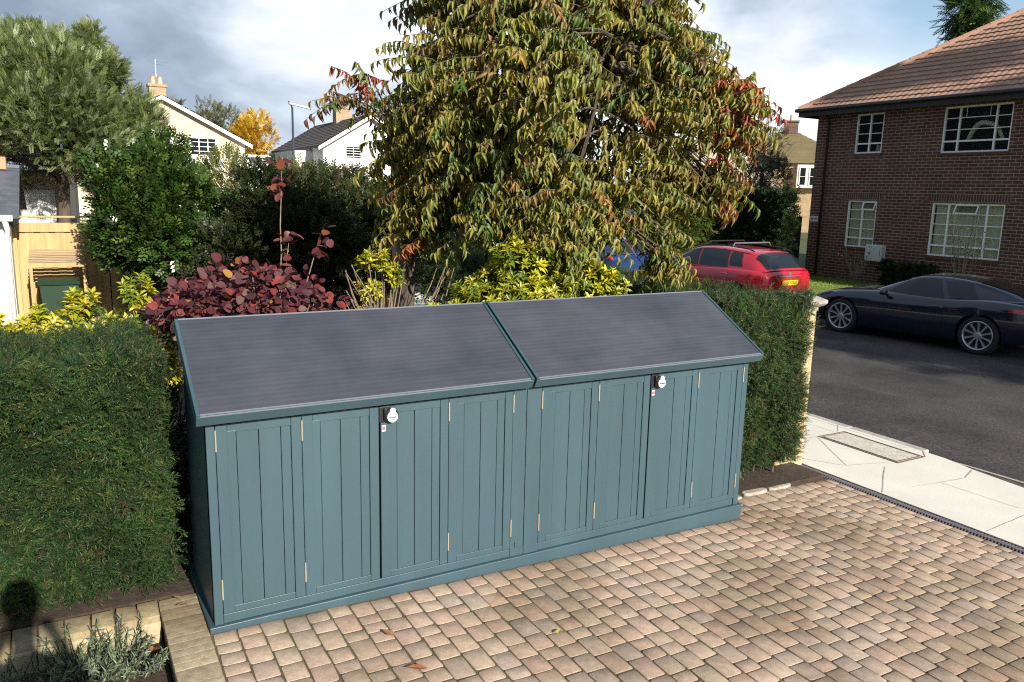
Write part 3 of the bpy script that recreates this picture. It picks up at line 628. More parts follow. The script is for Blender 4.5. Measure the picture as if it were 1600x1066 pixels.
# ------------------------------------------------------------------ front lawn across the road
sheet('lawn', 15.2, -20, HX+.6, 11.2, 0, M_['grass_ground'], nx=10, ny=20, zf=lambda x, y: -.19+.022*(x-15.2)+.012*math.sin(x*1.9+y)*1)
M_['dull_grass'] = pmat('dull_grass', (.05, .065, .02), 1, .35, 3, .6, 40)
sheet('verge', HX+.7, 11.21, 80, 60, -.14, M_['dull_grass']); sheet('side_verge', 15.2, 14.01, HX+.69, 60, -.13, M_['dull_grass']); sheet('lawn_end', 15.2, 11.205, HX+.69, 14.0, -.125, M_['grass_ground'])
tag(MB().box((15.06, -40, -.4), (15.19, 60, -.13), .01).build('far_kerb', M_['kerbstone']), kind='structure')
n = 26000; P = np.stack([rng.uniform(15.25, HX, n), rng.uniform(1, 13.7, n), np.zeros(n)], 1); P[:, 2] = -.20+.022*(P[:, 0]-15.2)
D = nrm(rand_dir(n)*.6+np.array([0, 0, 1])); lawn_g = leaves('grass_blades', P, D, rand_dir(n), rng.uniform(.03, .075, n), rng.uniform(.006, .012, n), palette(n, [(.17, .25, .03), (.22, .28, .04), (.12, .19, .028), (.26, .27, .08)], [4, 3, 3, 1]), BLADE, M_['needle'])
tag(lawn_g, kind='stuff')

# ------------------------------------------------------------------ cars
def cr(xs, ys, x):
    """smooth monotone-ish interpolation"""
    xs = np.array(xs, float); ys = np.array(ys, float); i = int(np.clip(np.searchsorted(xs, x)-1, 0, len(xs)-2)); h = xs[i+1]-xs[i]; t = min(1, max(0, (x-xs[i])/h))
    def sl(j):
        if j == 0: return (ys[1]-ys[0])/(xs[1]-xs[0])
        if j == len(xs)-1: return (ys[-1]-ys[-2])/(xs[-1]-xs[-2])
        a = (ys[j]-ys[j-1])/(xs[j]-xs[j-1]); c = (ys[j+1]-ys[j])/(xs[j+1]-xs[j])
        return 0 if a*c <= 0 else 2*a*c/(a+c)
    m0, m1 = sl(i)*h, sl(i+1)*h
    return (2*t**3-3*t*t+1)*ys[i]+(t**3-2*t*t+t)*m0+(-2*t**3+3*t*t)*ys[i+1]+(t**3-t*t)*m1
M_['tyre'] = pmat('tyre_rubber', (.018, .018, .018), .8)
M_['carglass'] = pmat('dark_car_glass', (.012, .016, .018), .04, spec=.6)
M_['plate_yellow'] = pmat('yellow_plate', (.85, .62, .03), .4)
M_['lamp_red'] = pmat('red_lamp_lens', (.45, .02, .025), .12, coat=1)
M_['alloy'] = pmat('silver_alloy', (.52, .53, .55), .32, metal=.75)
class Car:
    """x forward, y left, z up; spec gives profiles along x"""
    def __init__(s, sp): s.sp = sp
    def low(s, x, t):
        sp = s.sp; w = cr(*sp['w'], x); zb = cr(*sp['zb'], x); zs = cr(*sp['zs'], x); zt = cr(*sp['zt'], x)   # half width, sill, shoulder, centre top
        sec = [(0, zb), (w*.80, zb), (w*.93, zb+.03), (w*.985, zb+(zs-zb)*.28), (w, zb+(zs-zb)*.58), (w*.985, zs-(zs-zb)*.10), (w*.955, zs), (w*.88, zs+(zt-zs)*.55), (w*.5, zs+(zt-zs)*.93), (0, zt)]
        ts = [0, .10, .18, .32, .48, .62, .70, .78, .9, 1]
        return Vector((x, cr(ts, [q[0] for q in sec], t), cr(ts, [q[1] for q in sec], t)))
    def up(s, x, t):
        sp = s.sp; wb = cr(*sp['gw'], x); zb = cr(*sp['gb'], x); zt = cr(*sp['gt'], x); wr = cr(*sp['gr'], x)
        # t 0 belt .. 0.5 cant rail .. 1 roof centre
        sec = [(wb, zb), (wb*.6+wr*.4+.015, zb+(zt-zb)*.42), (wr+.02, zb+(zt-zb)*.80), (wr*.88, zb+(zt-zb)*.935), (wr*.5, zb+(zt-zb)*.985), (0, zt)]
        ts = [0, .25, .46, .60, .8, 1]
        return Vector((x, cr(ts, [q[0] for q in sec], t), cr(ts, [q[1] for q in sec], t)))
    def loft(s, fn, x0, x1, nx, nt_):
        m = MB(); vs = []; ring = 2*nt_
        X = [x0+(x1-x0)*(.5-.5*math.cos(PI*i/(nx-1))) for i in range(nx)]
        for x in X:
            half = [fn(x, j/nt_) for j in range(nt_+1)]
            vs += half + [Vector((p.x, -p.y, p.z)) for p in half[-2:0:-1]]
        m.add(vs, [(i*ring+k, i*ring+(k+1) % ring, (i+1)*ring+(k+1) % ring, (i+1)*ring+k) for i in range(nx-1) for k in range(ring)] + [tuple(range(ring)), tuple(range((nx-1)*ring, nx*ring))[::-1]])
        return m
    def patch(s, fn, xr, tr, off=.005, n=14, mt=8, side=1, both=False):
        """a skin patch lifted off the body; xr(u)->(x0,x1) lists at t edges: xr=((x0a,x1a),(x0b,x1b))"""
        m = MB()
        for sd in ((1, -1) if both else (side,)):
            vs = []
            for j in range(mt+1):
                f = j/mt; t = tr[0]+(tr[1]-tr[0])*f
                xa = xr[0][0]+(xr[1][0]-xr[0][0])*f; xb = xr[0][1]+(xr[1][1]-xr[0][1])*f
                for i in range(n+1):
                    x = xa+(xb-xa)*i/n; p = fn(x, t); px_ = fn(x+.01, t)-p; pt = fn(x, min(1, t+.01))-fn(x, max(0, t-.01)); nn = px_.cross(pt)
                    nn = nn.normalized() if nn.length > 1e-9 else Vector((0, 0, 1))
                    if nn.y < -1e-6 or (abs(nn.y) < 1e-6 and nn.z < 0): nn = -nn
                    if nn.y > 0 and nn.z < -.5: nn = -nn
                    p = p+nn*off; vs.append(Vector((p.x, sd*p.y, p.z)))
            fs = [(j*(n+1)+i, j*(n+1)+i+1, (j+1)*(n+1)+i+1, (j+1)*(n+1)+i) for j in range(mt) for i in range(n)]
            m.add(vs, fs if sd > 0 else [f[::-1] for f in fs])
        return m
def wheel(parent, x, y, r, rim, side, spokes=10):
    m = MB(); w = .11
    m.lathe([(rim-.005, -w), (r-.035, -w), (r-.008, -w+.02), (r, -w+.05), (r, w-.05), (r-.008, w-.02), (r-.03, w), (rim+.01, w+.002), (rim-.004, w-.012), (rim-.005, -w)], (0, 0, 0), 'Y', 40)
    ob = m.build('wheel', M_['tyre'], parent, True); ob.location = (x, y-side*w, r); 
    rm = MB(); s = side
    rm.lathe([(rim-.03, s*(w-.16)), (rim-.012, s*(w-.02)), (rim-.003, s*(w-.002)), (rim-.012, s*(w+.002)), (rim-.028, s*(w-.012)), (rim-.035, s*(w-.05))], (0, 0, 0), 'Y', 40)
    rm.lathe([(0, s*(w-.012)), (.045, s*(w-.014)), (.065, s*(w-.03)), (.07, s*(w-.07))], (0, 0, 0), 'Y', 20)
    for k in range(spokes):
        a = 2*PI*(k+.5)/spokes; ca, sa = math.cos(a), math.sin(a); q = []
        for (rr, hw_, d) in ((.05, .020, .022), (rim*.55, .019, .020), (rim-.02, .030, .010)):
            q.append([Vector((ca*rr-sa*sg*hw_, s*(w-d-dd), sa*rr+ca*sg*hw_)) for (sg, dd) in ((-.7, 0), (.7, 0), (1, .03), (-1, .03))])
        vs = [v for l in q for v in l]; rm.add(vs, [(i*4+j, i*4+(j+1) % 4, i*4+4+(j+1) % 4, i*4+4+j) for i in range(2) for j in range(4)])
    rm.build('rim', M_['alloy'], ob)
    dm = MB().lathe([(0, s*(w-.075)), (rim-.03, s*(w-.075))], (0, 0, 0), 'Y', 30); dm.build('brake_disc', M_['black'], ob)
    return ob
def cut_arches(ob, axles, r, y):
    dg = bpy.context.evaluated_depsgraph_get()
    cut = []
    for ax in axles:
        for sd in (1, -1):
            me = bpy.data.meshes.new('cutter'); bm = bmesh.new(); bmesh.ops.create_cone(bm, cap_ends=True, segments=44, radius1=r, radius2=r, depth=.50, matrix=Matrix.Translation((ax, 0, r-.03)) @ Matrix.Rotation(PI/2, 4, 'X')); bm.to_mesh(me); bm.free()
            o = bpy.data.objects.new('cutter', me); COL.objects.link(o); o.parent = ob.parent
            o.location.y = sd*(y+.07); cut.append(o)
            md = ob.modifiers.new('arch', 'BOOLEAN'); md.object = o; md.operation = 'DIFFERENCE'; md.solver = 'EXACT'
    bm = bmesh.new(); bm.from_mesh(ob.data); bmesh.ops.recalc_face_normals(bm, faces=bm.faces); bm.to_mesh(ob.data); bm.free()
    bpy.context.view_layer.update(); dg = bpy.context.evaluated_depsgraph_get(); me = bpy.data.meshes.new_from_object(ob.evaluated_get(dg))
    ob.modifiers.clear(); ob.data = me
    for o in cut: bpy.data.objects.remove(o)
    me.shade_smooth()
    try: me.set_sharp_from_angle(angle=R(38))
    except Exception: pass
def build_car(name, sp, paint, loc, heading, label, plate=None, full=True, trim=None):
    root = empty(name, loc, label, 'car', 'cars parked along the road', heading-PI/2 if False else heading)
    c = Car(sp); trim = trim or M_['black']
    body = c.loft(c.low, sp['x0'], sp['x1'], 64, 26).build('body', [paint, M_['black']], root)
    cut_arches(body, sp['axles'], sp['arch'], sp['track'])
    cab = c.loft(c.up, sp['g0'], sp['g1'], 50, 18).build('cabin', paint, root, True)
    for (xr, tr, both) in sp['side_windows']: 
        for sd in (1, -1): c.patch(c.up, xr, tr, .006, side=sd).build('side_window', M_['carglass'], cab, True)
    c.patch(c.up, *sp['screen'], .006, both=True).build('windscreen', M_['carglass'], cab, True)
    c.patch(c.up, *sp['rear'], .006, both=True).build('rear_window', M_['carglass'], cab, True)
    for (xr, tr) in sp['doors']:
        for sd in (1, -1):
            d = c.patch(c.low, xr, tr, .004, side=sd).build('door', paint, root, True)
            h = MB(); x = xr[0][0]+.16; p = c.low(x, .63); h.tube([(x-.08, sd*(p.y+.018), p.z-.03), (x+.08, sd*(p.y+.018), p.z-.03)], .012, 6); h.build('handle', sp.get('handle', paint), d)
    for ax in sp['axles']:
        for sd in (1, -1): wheel(root, ax, sd*sp['track'], sp['wr'], sp['rim'], sd)
    for sd in (1, -1):
        mx, my, mz = sp['mirror']; m = MB(); m.lathe([(0, -.05), (.05, -.045), (.075, -.01), (.075, .03), (.05, .06), (0, .065)], (0, 0, 0), 'X', 14); m.v = [(mx+v[0], sd*(my+.11)+v[1]*1.35, mz+.03+v[2]*.8) for v in m.v]
        m.tube([(mx, sd*(my-.04), mz-.04), (mx, sd*(my+.08), mz+.01)], .022, 6); m.build('wing_mirror', paint, root, True)
    for (nm, xr, tr, mat) in sp.get('patches', []):
        for sd in (1, -1): c.patch(c.low, xr, tr, .008, side=sd).build(nm, mat, root, True)
    return root, c
# dark coupe: long bonnet, fastback tail
paint_navy = pmat('navy_paint', (.006, .010, .026), .18, coat=1, spec=.5)
coupe_sp = dict(x0=-2.26, x1=2.20, w=([-2.26, -2.1, -1.7, -1.25, -.5, .5, 1.3, 1.8, 2.05, 2.20], [.60, .80, .925, .962, .93, .925, .945, .90, .78, .45]),
    zb=([-2.26, -2.0, -1.5, 0, 1.5, 2.0, 2.2], [.42, .27, .20, .165, .17, .22, .36]), zs=([-2.26, -2.0, -1.4, -.6, .4, 1.25, 1.8, 2.05, 2.2], [.80, .88, .92, .86, .83, .80, .71, .60, .48]),
    zt=([-2.26, -2.05, -1.4, -.6, .4, 1.25, 1.8, 2.05, 2.2], [.86, .95, 1.0, .96, .97, .91, .80, .67, .53]),
    g0=-1.95, g1=.82, gw=([-1.95, -1.5, -.9, -.2, .4, .82], [.50, .68, .80, .83, .80, .70]), gb=([-1.95, -1.4, -.6, .3, .82], [.93, .90, .85, .84, .87]),
    gt=([-1.95, -1.5, -.95, -.45, -.1, .3, .82], [.955, 1.13, 1.265, 1.305, 1.29, 1.16, .93]), gr=([-1.95, -1.4, -.6, 0, .4, .82], [.40, .50, .57, .59, .60, .58]),
    side_windows=[(((-.62, .60), (-.42, .20)), (.06, .50), 0), (((-1.18, -.70), (-.98, -.50)), (.12, .47), 0)], screen=(((.16, .78), (.16, .78)), (.56, 1.0)), rear=(((-1.85, -1.05), (-1.85, -1.05)), (.62, 1.0)),
    doors=[(((-.66, .72), (-.66, .72)), (.16, .70))], axles=(1.31, -1.29), arch=.385, track=.93, wr=.345, rim=.262, mirror=(.42, .90, .90), patches=[('tail_lamp', ((-2.16, -1.72), (-2.14, -1.80)), (.60, .67), M_['lamp_red']), ('headlamp', ((1.62, 2.0), (1.55, 1.9)), (.70, .78), M_['carglass'])])
hd = PI/2+math.atan2(.34, 2.52)
ctr = Vector((13.17, 4.96)) + Vector((math.cos(hd-PI/2), math.sin(hd-PI/2)))*.93
coupe, cc = build_car('parked_coupe', coupe_sp, paint_navy, (ctr.x, ctr.y, -.25), hd, 'dark navy two door coupe with silver multi spoke wheels parked across the road')
m = MB()
for sd in (1, -1): m.tube([(1.02-.02*k, sd*(cc.low(1.0-.09*k, .60).y+.004), .70-.004*k) for k in range(5)], .012, 6)
m.build('wing_vent', M_['black'], coupe)
m = MB().tube([(-1.80, 0, 1.02), (-1.86, 0, 1.16)], [.035, .004], 8); m.build('aerial', M_['black'], coupe)
# red crossover seen from behind
paint_red = pmat('red_paint', (.43, .012, .028), .22, coat=1)
def hatch_spec(h=1.49, l=4.4):
    k = h/1.49
    return dict(x0=-2.1, x1=2.25, w=([-2.1, -2.0, -1.7, -1.2, 0, 1.3, 1.8, 2.1, 2.25], [.70, .80, .88, .905, .90, .90, .86, .72, .5]), zb=([-2.1, -1.9, -1.2, 0, 1.5, 2.1, 2.25], [.46, .34, .25, .22, .22, .26, .4]),
    zs=([-2.1, -1.95, -1.3, 0, 1.0, 1.8, 2.1, 2.25], [.86*k, .98*k, .99*k, .95*k, .93*k, .84*k, .72*k, .6*k]), zt=([-2.1, -1.95, -1.3, 0, 1.0, 1.8, 2.1, 2.25], [.95*k, 1.04*k, 1.06*k, 1.03*k, 1.03*k, .94*k, .80*k, .66*k]),
    g0=-2.02, g1=1.12, gw=([-2.02, -1.7, -1, 0, .6, 1.12], [.74, .80, .84, .85, .82, .74]), gb=([-2.02, -1.4, 0, 1.12], [1.0*k, .985*k, .95*k, .96*k]), gt=([-2.02, -1.9, -1.72, -1.55, -1.1, -.4, .1, .55, 1.12], [1.03*k, 1.16*k, 1.345*k, 1.415*k, 1.465*k, 1.49*k, 1.46*k, 1.31*k, 1.01*k]), gr=([-2.02, -1.6, -.6, .2, .7, 1.12], [.56, .585, .63, .64, .64, .62]),
    side_windows=[(((-.05, 1.0), (.0, .42)), (.07, .50), 0), (((-1.0, -.10), (-.90, -.05)), (.07, .50), 0), (((-1.42, -1.05), (-1.28, -.95)), (.12, .47), 0)], screen=(((.45, 1.08), (.45, 1.08)), (.58, 1.0)), rear=(((-1.985, -1.66), (-1.985, -1.62)), (.40, 1.0)),
    doors=[(((-.08, 1.02), (-.08, 1.02)), (.16, .70)), (((-1.15, -.10), (-1.05, -.10)), (.16, .70))], axles=(1.35, -1.34), arch=.385, track=.87, wr=.34, rim=.235, mirror=(.66, .87, 1.02*k))
rsp = hatch_spec(1.49); rsp['patches'] = [('tail_lamp', ((-2.075, -1.66), (-2.05, -1.78)), (.565, .715), M_['lamp_red'])]
red, rc = build_car('parked_crossover', rsp, paint_red, (13.58, 10.28, -.235), PI/2+R(2), 'bright red hatchback with roof bars and a yellow rear plate seen over the hedge')
m = MB().box((-2.135, -.26, .70), (-2.112, .26, .815), .003); pl = m.build('rear_plate', M_['plate_yellow'], red)
text('LB 5EU', .105, M_['black'], (-2.137, 0, .757), (R(90), 0, R(-90)), 'plate_lettering', pl)
m = MB().tube([(-2.115, -.36, .90), (-2.118, .36, .90)], .012, 6); m.build('boot_trim', M_['steel'], red)
m = MB().lathe([(0, -2.11), (.04, -2.112), (.045, -2.09)], (0, 0, .955), 'X', 16); m.build('boot_badge', M_['steel'], red)
m = MB()
for sd in (1, -1): m = MB().tube([(-1.55, sd*.585, 1.425), (-1.4, sd*.60, 1.475), (-.6, sd*.62, 1.515), (.1, sd*.62, 1.49), (.32, sd*.615, 1.43)], .016, 6); m.build('roof_rail', M_['black'], red)
for xx in (-.95, -.15):
    m = MB().tube([(xx, -.63, 1.50), (xx, -.58, 1.575), (xx, .58, 1.575), (xx, .63, 1.50)], .016, 6); m.build('roof_bar', M_['steel'] if xx < -.5 else M_['black'], red)
m = MB().box((-2.14, -.80, .34), (-2.0, .80, .52), .04); m.build('rear_bumper', M_['black'], red)
# blue hatchback further along, dark estate with lettering at the kerb
bsp = hatch_spec(1.40); bsp['patches'] = [('tail_lamp', ((-2.06, -1.74), (-2.04, -1.84)), (.60, .70), M_['lamp_red'])]
build_car('parked_hatchback', bsp, pmat('blue_paint', (.010, .036, .13), .2, coat=1), (13.7, 15.9, -.25), PI/2, 'blue car glimpsed between the leaves beyond the hedge')
vsp = hatch_spec(1.72); van, vc = build_car('parked_estate_car', vsp, pmat('black_paint', (.008, .008, .014), .2, coat=1), (8.1, 18.0, -.25), PI/2, 'tall black car with white lettering on its back, half hidden behind the trunk')
m = MB().box((-2.135, -.06, .76), (-2.112, .44, .88), .003); pl = m.build('rear_plate', M_['white'], van); text('E313', .11, M_['black'], (-2.137, .17, .82), (R(90), 0, R(-90)), 'plate_lettering', pl)
m = MB().box((-2.136, .40, .76), (-2.113, .46, .88)); m.build('plate_band', pmat('plate_blue', (.02, .25, .5), .5), pl)
for k in range(5):
    m = MB().box((-2.10-.012*k*0, .0, .93+.05*k), (-2.085, .42-.05*(k % 3), .952+.05*k)); m.build('text_line', M_['white'], van)
# ------------------------------------------------------------------ far houses
M_['cream_brick'] = brick_mat('cream_brick', (.60, .52, .38), (.54, .47, .34), (.62, .56, .46), ms=.008, bump=.2)
M_['tan_brick'] = brick_mat('tan_brick', (.42, .30, .17), (.34, .24, .14), (.42, .36, .28), ms=.008, bump=.2)
M_['render_white'] = pmat('white_render', (.74, .74, .72), .9, .06, 1.5, .1, 30)
M_['slate'] = pmat('brown_grey_tile', (.095, .075, .070), .8, .25, 2.5, .5, 18)
M_['moss_tile'] = pmat('mossy_plain_tile', (.20, .135, .085), .9, .3, 1.2, .6, 14, col2=(.17, .15, .055))
def roof_slab(m, a, b_, c_, d_, th=.12):
    n = (Vector(b_)-Vector(a)).cross(Vector(d_)-Vector(a)).normalized(); m.prism([a, b_, c_, d_], -n*th)
def lattice(name, parent, x0, x1, z0, z1, y, rows, cols, mat=None):
    m = MB(); f = .06
    m.box((x0, y-.04, z0), (x1, y+.02, z0+f)); m.box((x0, y-.04, z1-f), (x1, y+.02, z1)); m.box((x0, y-.04, z0+f), (x0+f, y+.02, z1-f)); m.box((x1-f, y-.04, z0+f), (x1, y+.02, z1-f))
    for i in range(1, cols): xx = x0+(x1-x0)*i/cols; m.box((xx-.022, y-.03, z0+f), (xx+.022, y+.01, z1-f))
    for j in range(1, rows):
        zz = z0+(z1-z0)*j/rows
        for i in range(cols): m.box((x0+(x1-x0)*i/cols+.06 if i == 0 else x0+(x1-x0)*i/cols+.023, y-.028, zz-.014), (x0+(x1-x0)*(i+1)/cols-(.06 if i == cols-1 else .023), y+.008, zz+.014))
    w = m.build('window', mat or M_['frame_white'], parent)
    MB().box((x0+f, y-.004, z0+f), (x1-f, y+.03, z1-f)).build('pane', M_['carglass'], w)
    return w
def gable_house(name, loc, yaw_, w, d, ze, zr, wall, roofm, label, verge=.35, hip=0, bargeboard=True):
    h = empty(name, loc, label, 'house', None, yaw_); m = MB()
    if hip: m.box((-w/2, 0, -.6), (w/2, d, ze))
    else: m.prism([(-w/2, 0, -.6), (w/2, 0, -.6), (w/2, 0, ze), (0, 0, zr-.05), (-w/2, 0, ze)], (0, d, 0))
    m.build('wall', wall, h); rm = MB(); k = (zr-ze)/(w/2); o = .35
    if hip:
        e = w/2+o; z = ze-.05; ys0, ys1 = -o, d+o; r = min(w, d)/2
        ra, rb = (0, r*.9, zr), (0, d-r*.9, zr)
        if w > d: ra, rb = (-(w-d)/2-.4, d/2, zr), ((w-d)/2+.4, d/2, zr)
        A, B, C_, D_ = (-e, ys0, z), (e, ys0, z), (e, ys1, z), (-e, ys1, z)
        if w > d: fs = [[A, B, rb, ra], [B, C_, rb], [C_, D_, ra, rb], [D_, A, ra]]
        else: fs = [[A, B, ra], [B, C_, rb, ra], [C_, D_, rb], [D_, A, ra, rb]]
        for f in fs:
            n = 11
            lo0, lo1 = Vector(f[0]), Vector(f[1]); hi0 = Vector(f[-1]); hi1 = Vector(f[2])
            for q in range(n):
                t0, t1 = q/n, (q+1.12)/n; t1 = min(1, t1); up = Vector((0, 0, .05))
                rm.poly([lo0.lerp(hi0, t0)+up, lo1.lerp(hi1, t0)+up, lo1.lerp(hi1, t1), lo0.lerp(hi0, t1)]); rm.poly([lo0.lerp(hi0, t0), lo1.lerp(hi1, t0), lo1.lerp(hi1, t0)+up, lo0.lerp(hi0, t0)+up])
        rm.poly([A, D_, C_, B])
    else:
        for sx in (-1, 1):
            xe = sx*(w/2+o); zz = ze-o*k
            a, b_, c_, d_ = (xe, -verge, zz+.02), (0, -verge, zr+.02), (0, d+.3, zr+.02), (xe, d+.3, zz+.02)
            n = 14
            for q in range(n):
                t0, t1 = q/n, min(1, (q+1.1)/n); lerp = lambda p, q_, t: Vector(p).lerp(Vector(q_), t); up = Vector((0, 0, .045))
                rm.poly([lerp(a, b_, t0)+up, lerp(d_, c_, t0)+up, lerp(d_, c_, t1), lerp(a, b_, t1)]); rm.poly([lerp(a, b_, t0)-up*2, lerp(d_, c_, t0)-up*2, lerp(d_, c_, t0)+up, lerp(a, b_, t0)+up])
            rm.poly([Vector(a)-Vector((0, 0, .1)), Vector(b_)-Vector((0, 0, .1)), Vector(c_)-Vector((0, 0, .1)), Vector(d_)-Vector((0, 0, .1))])
    rf = rm.build('roof', roofm, h)
    if not hip and bargeboard:
        bm_ = MB()
        for sx in (-1, 1):
            xe = sx*(w/2+o); zz = ze-o*k
            bm_.prism([(xe, -verge-.03, zz-.22), (0, -verge-.03, zr-.22), (0, -verge-.03, zr-.01), (xe, -verge-.03, zz-.01)], (0, .028, 0))
        bm_.build('bargeboard', M_['frame_white'], h)
    return h, rf
def chimney(rf, x, y, z0, z1, w, mat, pots=2):
    c_ = MB().box((x-w/2, y-w*.4, z0), (x+w/2, y+w*.4, z1)).box((x-w/2-.06, y-w*.4-.06, z1+.001), (x+w/2+.06, y+w*.4+.06, z1+.14)).build('chimney', mat, rf)
    for k in range(pots):
        xx = x+(k-(pots-1)/2)*.36; MB().lathe([(.14, z1+.142), (.11, z1+.50), (.13, z1+.56), (.08, z1+.56)], (xx, y, 0), 'Z', 12).build('chimney_pot', M_['terra_pot'], c_)
M_['terra_pot'] = pmat('terracotta_pot', (.55, .36, .22), .8, .2, 4)
h, rf = gable_house('gabled_house', (4.7, 44, -.2), 0, 8.6, 9, 5.05, 7.25, M_['cream_brick'], M_['slate'], 'cream yellow brick house with a white edged gable behind the tall grey-green tree')
lattice('w', h, 1.35, 2.75, 4.15, 5.15, -.03, 4, 3); chimney(rf, -.1, .8, 6.9, 7.75, .85, M_['tan_brick'])
MB().box((1.0, -.06, 3.2), (3.1, -.005, 4.1)).build('white_panel', M_['render_white'], h)
MB().box((3.7, -.9, -.4), (5.35, 5, 4.15)).box((3.6, -1.1, 4.151), (5.5, 5.2, 4.28)).build('side_extension', M_['render_white'], h)
fm = MB(); fm.tube([(-.1, .8, 8.3), (-.1, .8, 9.2)], .015, 5); fm.tube([(-.5, .8, 9.1), (.5, .8, 9.1)], .012, 5); fm.tube([(-.3, .6, 8.95), (.3, 1., 8.95)], .010, 5); fm.build('aerial', M_['steel'], rf)
h, rf = gable_house('white_house', (15.8, 42, -.2), 0, 5.7, 11, 5.1, 6.85, M_['render_white'], M_['slate'], 'bright white rendered house with a dark brown tiled roof behind the street lamp')
lattice('w', h, -1.55, -.55, 4.25, 5.0, -.03, 5, 2); chimney(rf, 0, 5.4, 6.5, 7.55, .95, M_['tan_brick'])
MB().box((-3.9, 2.2, -.4), (-2.86, 9, 4.7)).build('side_bay', M_['render_white'], h)
lattice('w', h, -3.6, -3.05, 3.6, 4.1, 2.15, 2, 2)
h, rf = gable_house('hipped_house', (47.0, 38.6, -.2), R(-48), 9.5, 9, 5.2, 7.75, M_['tan_brick'], M_['moss_tile'], 'tan brick house with a mossy hip roof and white bay windows beside the brick house', hip=1)
chimney(rf, .2, 4.5, 7.3, 8.45, 1.1, M_['brick'], 1)
bay = MB().box((.9, -.55, 3.35), (3.9, -.01, 5.02)).build('bay', M_['frame_white'], h)
for (a, b_) in ((1.05, 1.55), (1.75, 2.7), (2.9, 3.75)): lattice('w', h, a, b_, 3.5, 4.85, -.58, 2, 1)
lattice('w', h, -2.1, -.6, 3.45, 4.75, -.03, 3, 3)
h, rf = gable_house('cream_gable_house', (36.2, 34.4, -.2), R(-43), 7.2, 10, 4.75, 6.7, M_['cream_brick'], M_['slate'], 'cream brick gable with a dark verge behind the right tips of the autumn tree', bargeboard=False)
lattice('w', h, -.6, .7, 3.4, 4.5, -.03, 3, 2)
# street lamp
lamp = empty('street_lamp', (8.75, 32.2, -.2), 'thin dark grey street lamp with a flat angled head before the white house', 'street lamp')
gp_ = pmat('grey_paint_metal', (.035, .04, .05), .5)
MB().tube([(0, 0, 0), (0, 0, 1.3), (0, 0, 1.32), (0, 0, 6.0)], [.085, .085, .06, .045], 10).build('pole', gp_, lamp, True)
hm = MB().prism([(-.14, -.10, 6.14), (.75, -.10, 5.99), (.75, .10, 5.99), (-.14, .10, 6.14)], (0, 0, .07)); hm.build('lamp_head', pmat('lamp_grey', (.42, .45, .5), .4), lamp)
MB().tube([(0, 0, 5.95), (-.05, 0, 6.13), (-.17, 0, 6.28)], [.045, .04, .02], 6).build('bracket', gp_, lamp)
# ------------------------------------------------------------------ garden buildings and fence
ob = empty('garden_outbuilding', (-3.05, 9.85, 0), 'low white walled outbuilding with a dark slate roof at the left edge', 'outbuilding')
MB().box((-2.4, 0, -.1), (1.84, 3.3, 1.90)).build('wall', M_['render_white'], ob)
MB().prism([(1.845, .02, 1.72), (1.845, 3.28, 1.72), (1.845, 1.65, 2.52)], (.05, 0, 0)).build('gable_cladding', pmat('slate_hanging', (.13, .14, .17), .7, .25, 6), ob)
rm = MB(); m2 = .385
for q in range(9):
    y0 = -.22+q*.21; rm.box((-2.5, 0, 0), (1.98, .235, .035), 0, Matrix.Rotation(math.atan(m2)-.07, 3, 'X')); vs = rm.v[-8:]; rm.v[-8:] = [(v[0]+0, v[1]+y0, v[2]+1.90+(y0)*m2+.02) for v in vs]
rm.prism([(-2.5, 1.66, 2.64), (1.98, 1.66, 2.64), (1.98, 3.5, 1.9), (-2.5, 3.5, 1.9)], (0, 0, -.05))
rm.build('roof', pmat('slate_roof', (.085, .095, .115), .55, .25, 5, .4, 25), ob)
MB().box((1.40, 1.50, 2.56), (1.80, 1.80, 2.76)).build('ridge_block', pmat('terracotta_block', (.48, .24, .14), .9, .15, 5), ob)
MB().tube([(-2.5, -.27, 1.84), (1.9, -.27, 1.84)], .05, 8).build('gutter', M_['frame_white'], ob, True)
MB().tube([(1.80, -.27, 1.80), (1.82, -.15, 1.66), (1.80, -.05, 1.56), (1.80, -.05, 0)], .035, 8).build('downpipe', M_['frame_white'], ob, True)
cb = empty('garden_room', (-1.0, 15.6, 0), 'pale cream single storey building with a white framed dark window behind the honey coloured fence', 'building')
MB().box((-2.5, 0, -.2), (.52, 3, 2.50)).build('wall', M_['cream_brick'], cb); MB().box((-2.6, -.12, 2.501), (.60, 3.1, 2.6)).build('roof', M_['slate'], cb)
lattice('w', cb, -.14, .31, 1.62, 2.12, -.04, 1, 1); MB().box((-.22, -.05, 1.5), (.40, -.012, 2.2)).build('window_surround', M_['render_white'], cb)
wood_c = [(.42, .27, .095), (.37, .235, .08), (.47, .31, .12)]
M_['fencewood'] = pmat('honey_fence_wood', (.42, .30, .135), .8, .22, 3, .3, 30, stretch=(6, 6, .4))
fe = empty('garden_fence', (1.8, 10.4, 0), 'honey coloured close boarded garden fence behind the dark green bush', 'fence')
m = MB(); x = -3.05
while x < 3.2:
    w = .118; m.box((x, .012*(int(round((x+3.05)/.1)) % 2), .02), (x+w, .020+.012*(int(round((x+3.05)/.1)) % 2), 1.74)); x += .104
m.build('boards', M_['fencewood'], fe)
for k in range(5):
    x = -3.0+k*1.53; MB().box((x-.05, -.07, 0), (x+.05, -.003, 1.82), .004).build('post', M_['fencewood'], fe)
    if k < 4: MB().box((x+.052, -.035, 1.60), (x+1.478, -.002, 1.74), .003).build('rail', M_['fencewood'], fe)
MB().box((-3.06, -.06, 1.822), (3.25, .05, 1.85), .004).build('capping', M_['fencewood'], fe)
bs = empty('bin_store', (-.63, 9.85, 0), 'small timber bin store with a slatted sloping roof against the honey fence', 'bin store')
